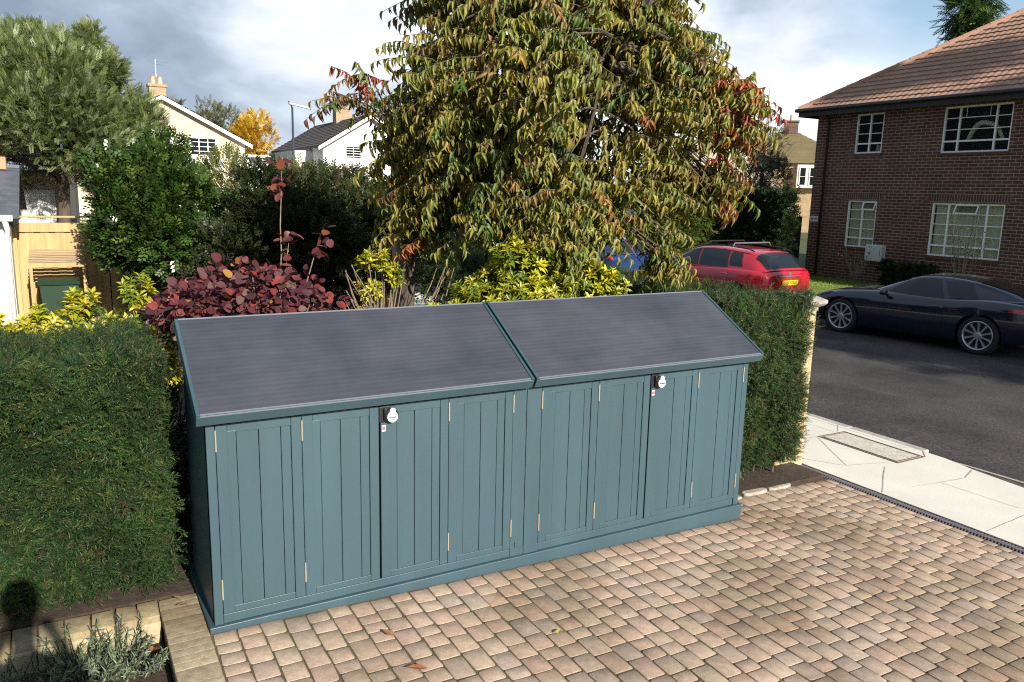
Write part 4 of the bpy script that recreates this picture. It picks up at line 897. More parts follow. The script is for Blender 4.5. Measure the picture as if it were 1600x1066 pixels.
M_['oldwood'] = pmat('weathered_wood', (.34, .25, .15), .85, .25, 5, .3, 30, stretch=(.4, 6, 6))
m = MB(); 
for k in range(9): m.box((-.37, -.30+k*.072, 1.165+k*.0195), (.37, -.30+k*.072+.058, 1.183+k*.0195), .003)
rfb = m.build('slatted_roof', M_['oldwood'], bs)
for sx in (-.36, .30): MB().box((sx, -.31, 1.135), (sx+.06, -.30, 1.175)).build('edge', M_['fencewood'], rfb) if False else None
MB().box((-.38, -.325, 1.12), (.38, -.302, 1.185)).build('fascia', M_['fencewood'], bs)
for sx in (-.37, .33):
    for sy in (-.30, .30): MB().box((sx, sy-.03, 0), (sx+.045, sy+.02, 1.14+.12*(sy > 0)), .003).build('post', M_['fencewood'], bs)
for sx in (-.374, .376): MB().box((sx, -.26, .03), (sx+.014, .27, 1.13)).build('side_panel', M_['fencewood'], bs)
wb = empty('wheelie_bin', (-.63, 9.85, 0), 'green plastic bin standing inside the timber store', 'bin')
wb.scale = (1, 1, .92)
gb = pmat('shaded_green_plastic', (.012, .036, .018), .5, .1, 4)  # green darkened to stand in for the store's shadow
m = MB(); v0 = [(-.19, -.20), (.19, -.20), (.19, .2), (-.19, .2)]; v1 = [(-.26, -.27), (.26, -.27), (.26, .26), (-.26, .26)]
m.add([(x, y, .06) for x, y in v0]+[(x, y, .92) for x, y in v1], [(3, 2, 1, 0), (4, 5, 6, 7)]+[(i, (i+1) % 4, 4+(i+1) % 4, 4+i) for i in range(4)]); m.build('body', gb, wb)
MB().prism([(-.28, -.30, .922), (-.28, .28, .922), (-.28, .26, 1.01), (-.28, -.22, .99)], (.56, 0, 0)).build('lid', gb, wb)
for sx in (-.2, .2): MB().lathe([(0, -.025), (.09, -.025), (.1, 0), (.09, .025), (0, .025)], (sx, .2, .1), 'X', 16).build('wheel', M_['black'], wb)
po = MB().box((-.055, -.055, -.05), (.055, .055, 1.84), .008).prism([(-.06, -.06, 1.841), (.06, -.06, 1.841), (.06, .06, 1.841), (-.06, .06, 1.841)], (0, 0, .02)).build('wooden_post', pmat('weathered_post', (.30, .22, .13), .9, .35, 6, .5, 40, stretch=(5, 5, .5))); po.location = (2.60, 3.84, 0); tag(po, 'square weathered wooden post behind the small yellow-green shrub', 'post')
ca = MB().tube([(0, 0, 0), (.01, 0, 1.9)], .012, 6).build('garden_cane', pmat('pale_cane', (.55, .50, .42), .6)); ca.location = (2.70, 3.80, 0); tag(ca, 'thin pale cane standing beside the square wooden post', 'cane')
# gate pier
pier = empty('gate_pier', (5.30, .94, -.12), 'buff brick gate pier with a moulded stone cap at the end of the right hedge', 'pier')
MB().box((-.205, -.205, 0), (.205, .205, 1.50)).build('shaft', brick_mat('buff_brick', (.56, .44, .24), (.50, .40, .22), (.46, .40, .28), ms=.009, bump=.4), pier)
cm = MB(); pr_ = [(.215, 1.501), (.215, 1.53), (.25, 1.55), (.27, 1.57), (.27, 1.60), (.20, 1.635), (.03, 1.66)]
vs = [(sx*r, sy*r, z) for r, z in pr_ for sx, sy in ((-1, -1), (1, -1), (1, 1), (-1, 1))]
cm.add(vs, [(i*4+k, i*4+(k+1) % 4, i*4+4+(k+1) % 4, i*4+4+k) for i in range(len(pr_)-1) for k in range(4)]+[(3, 2, 1, 0), tuple(range(len(vs)-4, len(vs)))])
cm.build('cap', pmat('cap_stone', (.30, .27, .23), .9, .3, 8, .5, 40), pier)
gt = empty('side_gate', (19.6, 14.1, -.14), 'dark timber side gate in the gap between the tall dark hedge and the brick house', 'gate')
m = MB()
for k in range(12): m.box((-.95+k*.18, 0, .05), (-.95+k*.18+.165, .03, 1.95))
m.build('boards', M_['dark_wood'], gt); MB().box((-.95, .031, .3), (1.2, .06, .4)).box((-.95, .031, 1.6), (1.2, .06, 1.7)).build('ledges', M_['dark_wood'], gt)
# ------------------------------------------------------------------ hedges
def fbm(p, sc, seed):
    g = np.random.default_rng(seed); o = np.zeros(len(p))
    for k in range(9):
        f = g.normal(size=3)*sc*(1+.5*k); o += np.sin(p@f+g.uniform(0, 6.3))/(1+.45*k)
    return o/2.6
def hedge(name, lo, hi, faces, dens, tmpl, Ls, cols, w, label, mat, seed, core, bulge=.06, depth=.16, updir=.35, group=None, wscale=1.0, stems=0, jitter=.8, vert=0.):
    """faces: list of (axis, side, weight); sprays stand on a lumpy box surface"""
    lo = np.array(lo, float); hi = np.array(hi, float); root = empty(name, ((lo[0]+hi[0])/2, (lo[1]+hi[1])/2, lo[2]), label, 'hedge', group)
    Ps = []; Ds = []
    for (ax, sd, wt) in faces:
        oth = [k for k in range(3) if k != ax]; area = (hi-lo)[oth[0]]*(hi-lo)[oth[1]]; n = int(area*dens*wt)
        p = lo+(hi-lo)*rng.random((n, 3)); p[:, ax] = (hi if sd > 0 else lo)[ax]
        nn = np.zeros(3); nn[ax] = sd
        p += nn*(fbm(p*np.array([2.4, 2.4, .55]), 3.0, seed+2)*bulge*vert)[:, None] + nn*(fbm(p, 3.2, seed)*bulge)[:, None] + nn*(fbm(p, 11, seed+1)*bulge*.45)[:, None] - nn*(depth*rng.random(n)**1.5)[:, None]
        Ps.append(p); Ds.append(np.repeat(nn[None], n, 0))
    P = np.concatenate(Ps); Nn = np.concatenate(Ds); nc = len(P); K = 6
    dc = nrm(Nn*.62+np.array([0, 0, updir])+rand_dir(nc)*jitter*.75); axis = nrm(np.cross(dc, rand_dir(nc)))
    Lc = rng.uniform(*Ls, nc)*1.6; t = np.linspace(0, 1, K)
    sg = np.where(np.arange(K) % 2 == 0, 1., -1.)[None, :, None]
    D = nrm(dc[:, None]*(.55+.6*t)[None, :, None]+axis[:, None]*sg*(1-.75*t)[None, :, None]*.8+rng.normal(size=(nc, K, 3))*.22)
    PP = P[:, None]+dc[:, None]*(Lc[:, None]*t*.8)[..., None]-Nn[:, None]*.10
    UU = np.cross(dc, axis)[:, None]+rng.normal(size=(nc, K, 3))*.45
    L_ = Lc[:, None]*(.75-.35*t)[None]*rng.uniform(.7, 1.2, (nc, K))
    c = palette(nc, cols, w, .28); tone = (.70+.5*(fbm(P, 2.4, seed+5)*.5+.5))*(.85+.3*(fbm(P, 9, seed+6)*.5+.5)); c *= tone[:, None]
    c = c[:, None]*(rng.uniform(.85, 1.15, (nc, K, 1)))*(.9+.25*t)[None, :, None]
    o = leaves('foliage', PP.reshape(-1, 3), D.reshape(-1, 3), UU.reshape(-1, 3), L_.ravel(), L_.ravel()*wscale, c.reshape(-1, 3), tmpl, mat, root); o.location = -np.array(root.location)
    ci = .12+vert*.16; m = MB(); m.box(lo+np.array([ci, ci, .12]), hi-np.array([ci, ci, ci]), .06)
    # solid dark box standing in for the shaded depth of the hedge
    b = m.build('dark_core', core, root); b.location = -np.array(root.location)
    sm = MB(); r2 = random.Random(seed)
    for k in range(stems):
        x = r2.uniform(lo[0]+.1, hi[0]-.1); y = r2.uniform(lo[1]+.16, lo[1]+.4); sm.tube([(x, y, lo[2]-.12), (x+r2.uniform(-.05, .05), y, lo[2]+.15), (x+r2.uniform(-.1, .1), y+.02, lo[2]+.5)], [.016, .013, .008], 5)
    if stems: b = sm.build('stems', TREE, root); b.location = -np.array(root.location)
    return root
CORE = pmat('dark_core_and_stem', (.022, .024, .012), 1, .5, 30, 1, 60)  # dark colour imitating shade inside the hedges; lavender stems use it too
yew_c = [(.023, .055, .015), (.035, .073, .018), (.016, .039, .012), (.066, .092, .022), (.066, .053, .026)]
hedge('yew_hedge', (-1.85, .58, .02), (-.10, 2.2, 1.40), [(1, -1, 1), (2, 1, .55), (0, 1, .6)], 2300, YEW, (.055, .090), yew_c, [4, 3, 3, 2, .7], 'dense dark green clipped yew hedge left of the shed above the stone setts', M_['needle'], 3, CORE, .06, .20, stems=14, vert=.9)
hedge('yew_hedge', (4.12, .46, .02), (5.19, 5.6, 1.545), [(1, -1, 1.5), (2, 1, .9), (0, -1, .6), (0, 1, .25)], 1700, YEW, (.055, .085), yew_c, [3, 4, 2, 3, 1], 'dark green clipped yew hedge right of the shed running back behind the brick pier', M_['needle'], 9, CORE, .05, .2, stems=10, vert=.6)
hedge('tall_hedge', (15.3, 14.6, -.14), (17.7, 16, 2.75), [(1, -1, 1), (0, -1, .6), (2, 1, .5)], 70, OVAL, (.16, .28), [(.085, .115, .025), (.065, .10, .02), (.12, .13, .035)], None, 'sunlit olive green tall hedge behind the red car', M_['leaf'], 21, CORE, .08, .2)
hedge('tall_hedge', (17.5, 12.0, -.14), (18.1, 16, 2.58), [(1, -1, 1), (0, -1, 1), (2, 1, .5)], 150, OVAL, (.08, .15), [(.016, .034, .010), (.022, .042, .013)], None, 'tall clipped hedge with shade in its very dark leaf colour between the red car and the brick house', M_['leaf'], 23, CORE, .06, .2)  # shade on this hedge is put into its leaf colour
hedge('tall_hedge', (15.4, 18.5, -.14), (16.6, 42, 2.3), [(0, -1, 1), (1, -1, 1), (2, 1, .4)], 22, OVAL, (.18, .32), [(.028, .05, .015), (.04, .065, .02)], None, 'long dark hedge along the far side of the road beyond the blue car', M_['leaf'], 27, CORE, .08, .2)
hedge('low_hedge', (20.2, 9.2, -.10), (20.75, 10.65, .60), [(1, -1, 1), (0, -1, 1.2), (2, 1, 1)], 160, OVAL, (.06, .12), [(.02, .035, .012), (.03, .045, .015)], None, 'low dark clipped hedge under the brick house windows', M_['leaf'], 25, CORE, .05, .14)
# ------------------------------------------------------------------ shrubs and trees
def curve(p0, p1, sag=0, n=7, wig=0, r=random):
    p0 = Vector(p0); p1 = Vector(p1); return [p0.lerp(p1, i/(n-1))+Vector((r.uniform(-wig, wig), r.uniform(-wig, wig), sag*4*(i/(n-1))*(1-i/(n-1)))) for i in range(n)]
def crown_plant(name, base, cen, rad, n, tmpl, Ls, wr, cols, w, mat, label, cat, nl=14, lr=.42, inner=.3, hang=0., rise=.2, trunk=None, part='foliage', stem_r=.02, nstem=8, group=None, seed=1, up_u=False, extra=None, tone=.35, trunkname='stems', bark=None):
    root = empty(name, base, label, cat, group); B = Vector(base)
    P, O = lump_points(n, cen, rad, nl, lr, inner)
    if extra is not None:
        for (c2, r2, n2) in extra:
            P2, O2 = lump_points(n2, c2, r2, max(3, nl//3), lr*1.2, inner); P = np.concatenate([P, P2]); O = np.concatenate([O, O2])
    n = len(P); D = nrm(O*.8+np.array([0, 0, rise-hang])+rand_dir(n)*.7)
    U = nrm(np.array([0, 0, 1.])+O*.4+rand_dir(n)*.5)
    L_ = rng.uniform(*Ls, n); c = palette(n, cols, w); c *= (1-tone/2+tone*(fbm(P, 2.0/max(rad[0], .4), seed)*.5+.5))[:, None]
    o = leaves(part, P, D, U, L_, L_*wr, c, tmpl, mat, root); o.location = -B
    m = MB(); r_ = random.Random(seed); cen = Vector(cen)
    if trunk: 
        m.tube(trunk[0], trunk[1], 9); st = Vector(trunk[0][-1])
    else: st = Vector(base)
    idx = np.linspace(0, n-1, nstem).astype(int)
    for i in idx:
        e = Vector(P[i]); s_ = st if trunk else st+Vector((r_.uniform(-.2, .2)*rad[0], r_.uniform(-.2, .2)*rad[1], 0)); mid = s_.lerp(e, .5)+Vector((0, 0, .12*rad[2]))
        m.tube([s_, s_.lerp(mid, .5)+Vector((0, 0, .03)), mid, mid.lerp(e, .55), e], [stem_r, stem_r*.8, stem_r*.6, stem_r*.4, stem_r*.15], 5)
    b = m.build(trunkname, bark or TREE, root); b.location = -B
    return root, P, O
# tall grey-green tree over the fence
crown_plant('willow_leaved_tree', (-.55, 14.5, 0), (-.60, 14.7, 3.75), (1.85, 1.9, 1.40), 21000, WILLOW, (.11, .20), 1.1, [(.165, .205, .065), (.130, .175, .052), (.24, .275, .13), (.080, .115, .036), (.34, .37, .24)], [4, 3, 2.4, 2, 1.1], M_['leaf'], 'tall bushy grey-green tree rising beyond the honey fence', 'tree', nl=26, lr=.40, inner=.25, rise=.55, trunk=([(-.52, 14.5, -.1), (-.50, 14.52, 1.0), (-.42, 14.6, 2.3)], [.16, .13, .10]), part='crown', stem_r=.06, nstem=26, seed=4, extra=[((-2.1, 14.4, 3.6), (1.5, 1.4, 1.0), 5000), ((.1, 14.7, 4.6), (.75, .8, .6), 3000), ((-.85, 14.7, 4.95), (.45, .35, .36), 700), ((.2, 14.7, 5.12), (.22, .25, .32), 350), ((-.35, 14.7, 5.1), (.25, .25, .32), 350), ((.65, 14.9, 3.1), (.90, 1, .95), 4500)], trunkname='trunk')
# dark glossy bush in front of the fence
crown_plant('evergreen_bush', (.55, 8.6, 0), (.72, 8.65, 1.88), (.86, .8, .95), 8000, OVAL, (.09, .15), 1.0, [(.034, .070, .014), (.048, .092, .018), (.024, .05, .012), (.105, .145, .03)], [4, 3, 3, 1.2], M_['glossleaf'], 'large rounded dark green glossy bush in front of the honey fence', 'bush', nl=24, lr=.42, inner=.3, rise=.3, seed=6, extra=[((1.45, 8.1, 1.55), (.80, .65, .80), 4600), ((.30, 8.8, 2.35), (.65, .5, .5), 1800), ((1.05, 8.5, .85), (.52, .6, .8), 2400)], stem_r=.03, nstem=14)
crown_plant('small_leaved_bush', (2.5, 7.3, 0), (2.35, 7.1, 1.45), (1.05, .7, 1.15), 8000, OVAL, (.07, .12), .9, [(.032, .046, .016), (.042, .058, .020), (.055, .040, .026), (.09, .105, .035)], [4, 3, 1.5, 1], M_['leaf'], 'dark twiggy bush with small leaves right of the big glossy bush', 'bush', nl=20, lr=.42, rise=.3, seed=8, stem_r=.025, nstem=30, extra=[((3.2, 7.3, 1.25), (.8, .6, 1.05), 4500), ((1.5, 7.4, 1.1), (.6, .5, .9), 2500)])
crown_plant('olive_bush', (4.4, 12.6, 0), (4.2, 12.6, 1.9), (1.5, .9, .95), 1700, SPRIG, (.16, .32), .8, [(.13, .14, .035), (.10, .12, .03), (.17, .15, .05)], None, M_['leaf'], 'yellowish olive bush below the white house wall', 'bush', nl=14, lr=.42, rise=.4, seed=10, extra=[((2.6, 12.8, 2.0), (.8, .7, .75), 600)])
crown_plant('garden_laurel', (6.2, 9.0, 0), (5.5, 9.0, 1.1), (1.2, .9, 1.15), 1500, SPRIG, (.16, .28), 1, [(.025, .045, .014), (.035, .06, .018)], None, M_['leaf'], 'dark laurel bush behind the trunk of the autumn tree', 'bush', nl=12, lr=.45, seed=12)
# far trees
crown_plant('golden_tree', (12.6, 57, -.3), (12.4, 57, 5.4), (1.75, 1.5, 1.75), 1500, SPRIG, (.35, .6), 1, [(.52, .33, .030), (.45, .26, .02), (.55, .38, .06)], None, M_['leaf'], 'golden yellow autumn tree between the two pale houses', 'tree', nl=14, lr=.45, part='crown', trunk=([(12.5, 57, -.3), (12.5, 57, 3.8)], [.2, .12]), stem_r=.06, seed=14, trunkname='trunk')
crown_plant('grey_green_tree', (10.6, 62, -.3), (10.4, 62, 5.9), (2.3, 2, 2.0), 1500, SPRIG, (.35, .6), .8, [(.12, .13, .06), (.16, .15, .08), (.09, .10, .04)], None, M_['leaf'], 'dull grey-green tree behind the golden tree', 'tree', nl=14, lr=.45, part='crown', trunk=([(10.5, 62, -.3), (10.5, 62, 4)], [.22, .12]), stem_r=.06, seed=15, trunkname='trunk')
crown_plant('background_tree', (7.2, 66, -.3), (7.2, 66, 7.2), (1.3, 1.3, 1.5), 500, SPRIG, (.35, .6), .8, [(.08, .10, .04), (.11, .11, .05)], None, M_['leaf'], 'small dark tree crown showing behind the cream gable ridge', 'tree', nl=8, lr=.45, part='crown', trunk=([(7.2, 66, -.3), (7.2, 66, 6)], [.2, .1]), stem_r=.05, seed=16, trunkname='trunk')
crown_plant('conifer', (40.2, 21.5, -.2), (40.4, 21.4, 11.4), (1.0, 1.0, 3.2), 1500, WILLOW, (.5, .95), .8, [(.060, .115, .030), (.10, .16, .04), (.035, .07, .022)], None, M_['needle'], 'dark green conifer top rising behind the brick house roof', 'tree', nl=22, lr=.36, hang=.5, part='crown', trunk=([(40.2, 21.5, -.2), (40.2, 21.5, 13.5)], [.3, .05]), stem_r=.06, nstem=16, seed=17, trunkname='trunk')
for k, (x, y, s_) in enumerate(((27.5, 49, 1.0), (22, 55, 1.2), (60, 60, 1.5))):
    crown_plant('round_tree', (x, y, -.3), (x, y, 3.9*s_), (3.2*s_, 3*s_, 2.6*s_), 1500, SPRIG, (.5, .9), .9, [(.06, .085, .025), (.09, .10, .03), (.12, .11, .04)], None, M_['leaf'], ['round green tree behind the left side of the autumn tree crown', 'distant green tree behind the autumn tree trunk side', 'distant green tree behind the hipped house'][k], 'tree', nl=16, lr=.42, part='crown', trunk=([(x, y, -.3), (x, y, 2.6*s_)], [.25, .15]), stem_r=.08, seed=30+k, group='distant trees', trunkname='trunk')
# bare shrub with ivy right of the tree
rt, P, O = crown_plant('ivy_clad_tree', (22.9, 18.0, -.2), (22.9, 18, 3.3), (1.05, .9, 1.75), 1500, SPRIG, (.14, .26), .9, [(.075, .08, .035), (.10, .09, .05), (.05, .065, .025)], None, M_['leaf'], 'thin half bare tree clothed in ivy left of the brick house', 'tree', nl=14, lr=.38, part='crown', trunk=([(22.9, 18, -.2), (22.95, 18, 2.0), (23, 18.1, 3.4)], [.12, .09, .06]), stem_r=.04, nstem=10, seed=33, trunkname='trunk')
m = MB(); r_ = random.Random(5); m.tube([(23, 18.1, 3.3), (23.02, 18.08, 4.6), (23.08, 18.12, 5.6), (23.06, 18.1, 6.7)], [.05, .035, .02, .006], 5)
for k in range(34):
    z0 = r_.uniform(2.5, 5.2); a = r_.uniform(0, 2*PI); l = r_.uniform(.7, 1.7); p0 = Vector((22.97, 18.05, z0)); p1 = p0+Vector((math.cos(a)*l*.8, math.sin(a)*l*.8, l*.75)); m.tube(curve(p0, p1, -.08, 5, .04, r_), [.022, .016, .012, .008, .004], 4)
o = m.build('bare_twigs', TWIG, rt); o.location = -Vector((22.9, 18.0, -.2))
# bare rose by the wall of the brick house
for k, (y, z, lab) in enumerate(((11.35, 1.1, 'leggy bare shrub in front of the white meter box'), (8.15, 2.1, 'tall leggy rose in front of the lower right window'))):
    rt = empty('bare_shrub', (20.1, y, -.1), lab, 'shrub', 'bare shrubs by the brick house'); m = MB(); r_ = random.Random(40+k); tips = []
    for q in range(16):
        a = r_.uniform(0, 2*PI); e = Vector((math.cos(a)*.4, math.sin(a)*.45, z*r_.uniform(.6, 1.1))); m.tube(curve((0, 0, 0), e, .05, 6, .03, r_), [.014, .012, .010, .008, .006, .004], 4); tips.append(e)
    m.build('stems', TWIG, rt); T_ = np.array([tips[i % 16] for i in range(90)])*rng.uniform(.5, 1.05, (90, 1))+rng.normal(size=(90, 3))*.07
    leaves('leaves', T_, rand_dir(90), rand_dir(90), rng.uniform(.04, .07, 90), rng.uniform(.025, .04, 90), palette(90, [(.05, .06, .02), (.10, .08, .04)]), LEAF, M_['leaf'], rt)
# ------------------------------------------------------------------ yellow-green Mexican orange shrubs (rosettes of narrow leaflets)
def rosette_shrub(name, base, cen, rad, n, cols, w, label, nl=12, lr=.4, seed=1, leaf=(.05, .085), stems=14, extra=None, group='yellow-green shrubs', upper=True):
    root = empty(name, base, label, 'shrub', group); B = Vector(base)
    P, O = lump_points(n, cen, rad, nl, lr, .45)
    if extra:
        for (c2, r2, n2) in extra:
            a, b_ = lump_points(n2, c2, r2, 5, .5, .45); P = np.concatenate([P, a]); O = np.concatenate([O, b_])
    n = len(P); ax = nrm(O*.6+np.array([0, -.25, .75])+rand_dir(n)*.35); K = 13
    ref = nrm(np.cross(ax, rand_dir(n))); ref2 = np.cross(ax, ref)
    th = (np.arange(K)*2.4)[None, :]+rng.uniform(0, 6, (n, 1)); el = np.linspace(.95, .15, K)[None, :]+rng.uniform(-.2, .2, (n, K))
    side = np.cos(th)[..., None]*ref[:, None]+np.sin(th)[..., None]*ref2[:, None]
    D = side*np.cos(el)[..., None]+ax[:, None]*np.sin(el)[..., None]
    Pp = P[:, None]-ax[:, None]*(np.linspace(0, .05, K)[None, ::-1, None]*-1+.05)
    U = ax[:, None]*np.ones((1, K, 1))-D*.3
    L_ = rng.uniform(*leaf, (n, K))*np.linspace(.75, 1.1, K)
    c = palette(n, cols, w, .15)[:, None]*rng.uniform(.85, 1.15, (n, K, 1))
    o = leaves('foliage', Pp.reshape(-1, 3), D.reshape(-1, 3), U.reshape(-1, 3), L_.ravel(), L_.ravel()*.36, c.reshape(-1, 3), LEAF, M_['glossleaf'], root); o.location = -B
    m = MB(); r_ = random.Random(seed)
    for i in range(stems):
        e = Vector(P[r_.randrange(n)]); s_ = B+Vector((r_.uniform(-.3, .3)*rad[0], r_.uniform(-.3, .3)*rad[1], 0)); m.tube(curve(s_, e, .04, 6, .02, r_), [.011, .010, .009, .008, .006, .004], 5)
    b = m.build('stems', TWIG, root); b.location = -B
    return root
ch = [(.36, .33, .018), (.43, .385, .03), (.26, .28, .018), (.12, .17, .02), (.46, .42, .09)]
rosette_shrub('mexican_orange', (-.95, 3.9, 0), (-1.02, 4.0, 1.00), (.48, .6, .52), 420, ch, [4, 3, 3, 1.5, 1], 'bright yellow-green leafy shrub above the left part of the yew hedge', seed=51, leaf=(.065, .11), extra=[((-1.5, 4.0, 1.0), (.6, .5, .5), 120), ((-.62, 3.6, 1.08), (.34, .3, .36), 120)])
rosette_shrub('mexican_orange', (.05, 3.4, 0), (.0, 3.4, 1.08), (.30, .3, .50), 150, ch, [2, 2, 4, 3, .6], 'looser yellow-green shrub between the bin store and the purple bush', seed=52, leaf=(.06, .10))
rosette_shrub('mexican_orange', (2.75, 1.45, 0), (2.72, 1.38, 1.52), (.62, .36, .40), 620, ch, [1.6, .8, 4, 3.4, .5], 'wide yellow-green shrub behind the right half of the shed roof', seed=53, extra=[((2.25, 1.55, 1.40), (.3, .3, .36), 200), ((3.2, 1.25, 1.52), (.26, .3, .35), 150)])
rosette_shrub('mexican_orange', (1.75, 2.25, 0), (1.73, 2.22, 1.68), (.20, .2, .20), 60, ch, [4, 3, 2, 2, 1], 'small yellow-green tuft on bare stems left of the square wooden post', seed=54, stems=18)
# bare stems beside it
rt = empty('bare_stem_shrub', (1.95, 2.1, 0), 'thicket of bare pale stems below the small yellow-green tuft', 'shrub'); m = MB(); r_ = random.Random(61)
for k in range(26):
    a = r_.uniform(0, 2*PI); m.tube(curve((r_.uniform(-.25, .2), r_.uniform(-.1, .1), .6), (math.cos(a)*.5, math.sin(a)*.25, r_.uniform(1.45, 1.8)), .05, 6, .025, r_), [.008, .007, .006, .005, .004, .003], 5)
m.build('stems', TWIG, rt)
# ------------------------------------------------------------------ purple smoke bush
rt = empty('smoke_bush', (.75, 2.2, 0), 'purple-red smoke bush with round leaves behind the left half of the shed', 'bush'); B = Vector((.75, 2.2, 0))
P, O = lump_points(1600, (.68, 2.15, 1.46), (.60, .48, .34), 16, .42, .35)
P2, O2 = lump_points(150, (.18, 1.9, 1.40), (.26, .3, .16), 5, .5, .4); P3, O3 = lump_points(120, (1.25, 2.3, 1.62), (.22, .2, .30), 6, .4, .4)
P = np.concatenate([P, P2, P3]); O = np.concatenate([O, O2, O3]); n = len(P)
D = nrm(O*.7+np.array([0, -.2, -.25])+rand_dir(n)*.6); U = nrm(np.array([.0, -.55, .75])+O*.4+rand_dir(n)*.75)
L_ = rng.uniform(.040, .088, n); pc = palette(n, [(.090, .024, .030), (.12, .028, .032), (.070, .026, .034), (.20, .036, .032), (.30, .14, .03), (.12, .065, .055)], [4, 3, 3, 1.6, .35, 1.5])
o = leaves('foliage', P, D, U, L_, L_*.80, pc, ROUND, leaf_mat('smoke_bush_leaf', .22, .62, .3), rt); o.location = -B
m = MB(); r_ = random.Random(71)
for k in range(34):
    e = Vector(P[r_.randrange(n)]); m.tube(curve(B+Vector((r_.uniform(-.15, .15), r_.uniform(-.1, .1), 0)), e, .06, 6, .02, r_), [.014, .012, .01, .008, .006, .004], 5)
tips = [((1.02, 2.35, 2.52), 9), ((1.32, 2.3, 2.02), 8), ((1.05, 2.3, 1.95), 8)]
LP = []; 
for (e, k) in tips:
    m.tube(curve((.95, 2.3, .9), e, .03, 8, .008, r_), [.009, .009, .008, .007, .006, .005, .004, .003], 5)
    for q in range(k*2): LP.append(Vector(e)+Vector((r_.uniform(-.07, .07), r_.uniform(-.07, .07), r_.uniform(-.22, .10))))
LP = np.array(LP); k = len(LP); o = leaves('shoot_leaves', LP, nrm(rand_dir(k)+np.array([0, -.2, -.3])), nrm(rand_dir(k)*.6+np.array([0, -.4, 1])), rng.uniform(.06, .10, k), rng.uniform(.05, .07, k), palette(k, [(.11, .025, .025), (.20, .06, .03), (.08, .02, .025)]), ROUND, M_['leaf'], rt); o.location = -B
b = m.build('stems', TWIG, rt); b.location = -B
# ------------------------------------------------------------------ autumn trees behind the shed
def autumn_tree(name, base, cen, rad, ntw, trunkpts, trunkr, label, seed, redfn, lobes=None, nl=26, lr=.36):
    root = empty(name, base, label, 'tree', 'autumn trees behind the shed'); B = Vector(base); r_ = random.Random(seed)
    P, O = lump_points(ntw, cen, rad, nl, lr, .25, .6)
    for (c2, r2, n2) in (lobes or []):
        a, b_ = lump_points(n2, c2, r2, 6, .45, .3); P = np.concatenate([P, a]); O = np.concatenate([O, b_])
    n = len(P); C_ = np.array(cen); top = np.array(trunkpts[-1])
    m = MB(); m.tube(trunkpts, trunkr, 10)
    limbs = []
    for k in range(11):
        a = 2*PI*k/11+r_.uniform(-.3, .3); e = Vector(cen)+Vector((math.cos(a)*rad[0]*.72, math.sin(a)*rad[1]*.72, r_.uniform(-.35, .75)*rad[2])); s_ = Vector(trunkpts[-1 if k % 2 else -2])
        pts = curve(s_, e, .10, 9, .035, r_); m.tube(pts, [trunkr[-1]*.75*(1-i/10) for i in range(9)], 6); limbs += [np.array(p) for p in pts[2:]]
    limbs = np.array(limbs)
    # twigs: rise outwards, then arch over
    h = nrm(O*np.array([1, 1, .25])+rand_dir(n)*.45); ln = rng.uniform(.28, .58, n); K = 10; s = np.linspace(0, 1, K)
    start = P-h*ln[:, None]*.6; rise = rng.uniform(.05, .30, n); drop = rng.uniform(.25, .65, n)
    TP = start[:, None]+h[:, None]*(ln[:, None]*s)[..., None]; TP[..., 2] += ln[:, None]*(rise[:, None]*s-drop[:, None]*s**2)
    for i in range(n):
        if i % 2 == 0:
            j = np.argmin(np.sum((limbs-start[i])**2, 1)); m.tube(curve(limbs[j], start[i], .03, 4, .015, r_), [.011, .009, .007, .005], 4, False)
        m.tube([Vector(p) for p in TP[i][::3]], [.005, .004, .003, .002], 4, False)
    b = m.build('trunk', TREE, root); b.location = -B
    # two leaves per node, hanging
    T = np.repeat(TP, 2, axis=1); k2 = T.shape[1]
    side = nrm(np.cross(h, np.array([0, 0, 1.])))[:, None]*np.where(np.arange(k2) % 2 == 0, 1, -1)[None, :, None]
    Dd = np.array([0, 0, -1.])*rng.uniform(.65, 1.3, (n, k2, 1))+side*rng.uniform(.1, .75, (n, k2, 1))+h[:, None]*rng.uniform(.1, .6, (n, k2, 1))+rng.normal(size=(n, k2, 3))*.22
    Uu = h[:, None]*.8+side*.35+np.array([0, -.15, .5])+rng.normal(size=(n, k2, 3))*.35
    L_ = rng.uniform(.060, .112, (n, k2)); 
    base_c = palette(n, [(.235, .205, .040), (.200, .200, .038), (.140, .180, .034), (.070, .120, .024), (.24, .175, .050), (.16, .105, .036)], [4, 4.5, 2.8, 1.2, 1.1, .5], .15)
    rf_ = redfn(P); isr = rng.random(n) < rf_; base_c[isr] = palette(int(isr.sum()), [(.30, .11, .032), (.26, .065, .035), (.28, .15, .04), (.19, .08, .035)], None, .2)
    c = base_c[:, None]*rng.uniform(.8, 1.2, (n, k2, 1)); br = rng.random((n, k2)) < .06; c[br] = c[br]*np.array([1.2, .7, .7])
    o = leaves('crown', T.reshape(-1, 3), Dd.reshape(-1, 3), Uu.reshape(-1, 3), L_.ravel(), L_.ravel()*rng.uniform(.22, .32, L_.size), c.reshape(-1, 3), DROOP, M_['leaf'], root); o.location = -B
    return root
rr = np.array([.869, -.495, 0])
def along(P, c): return (P-np.array(c))@rr
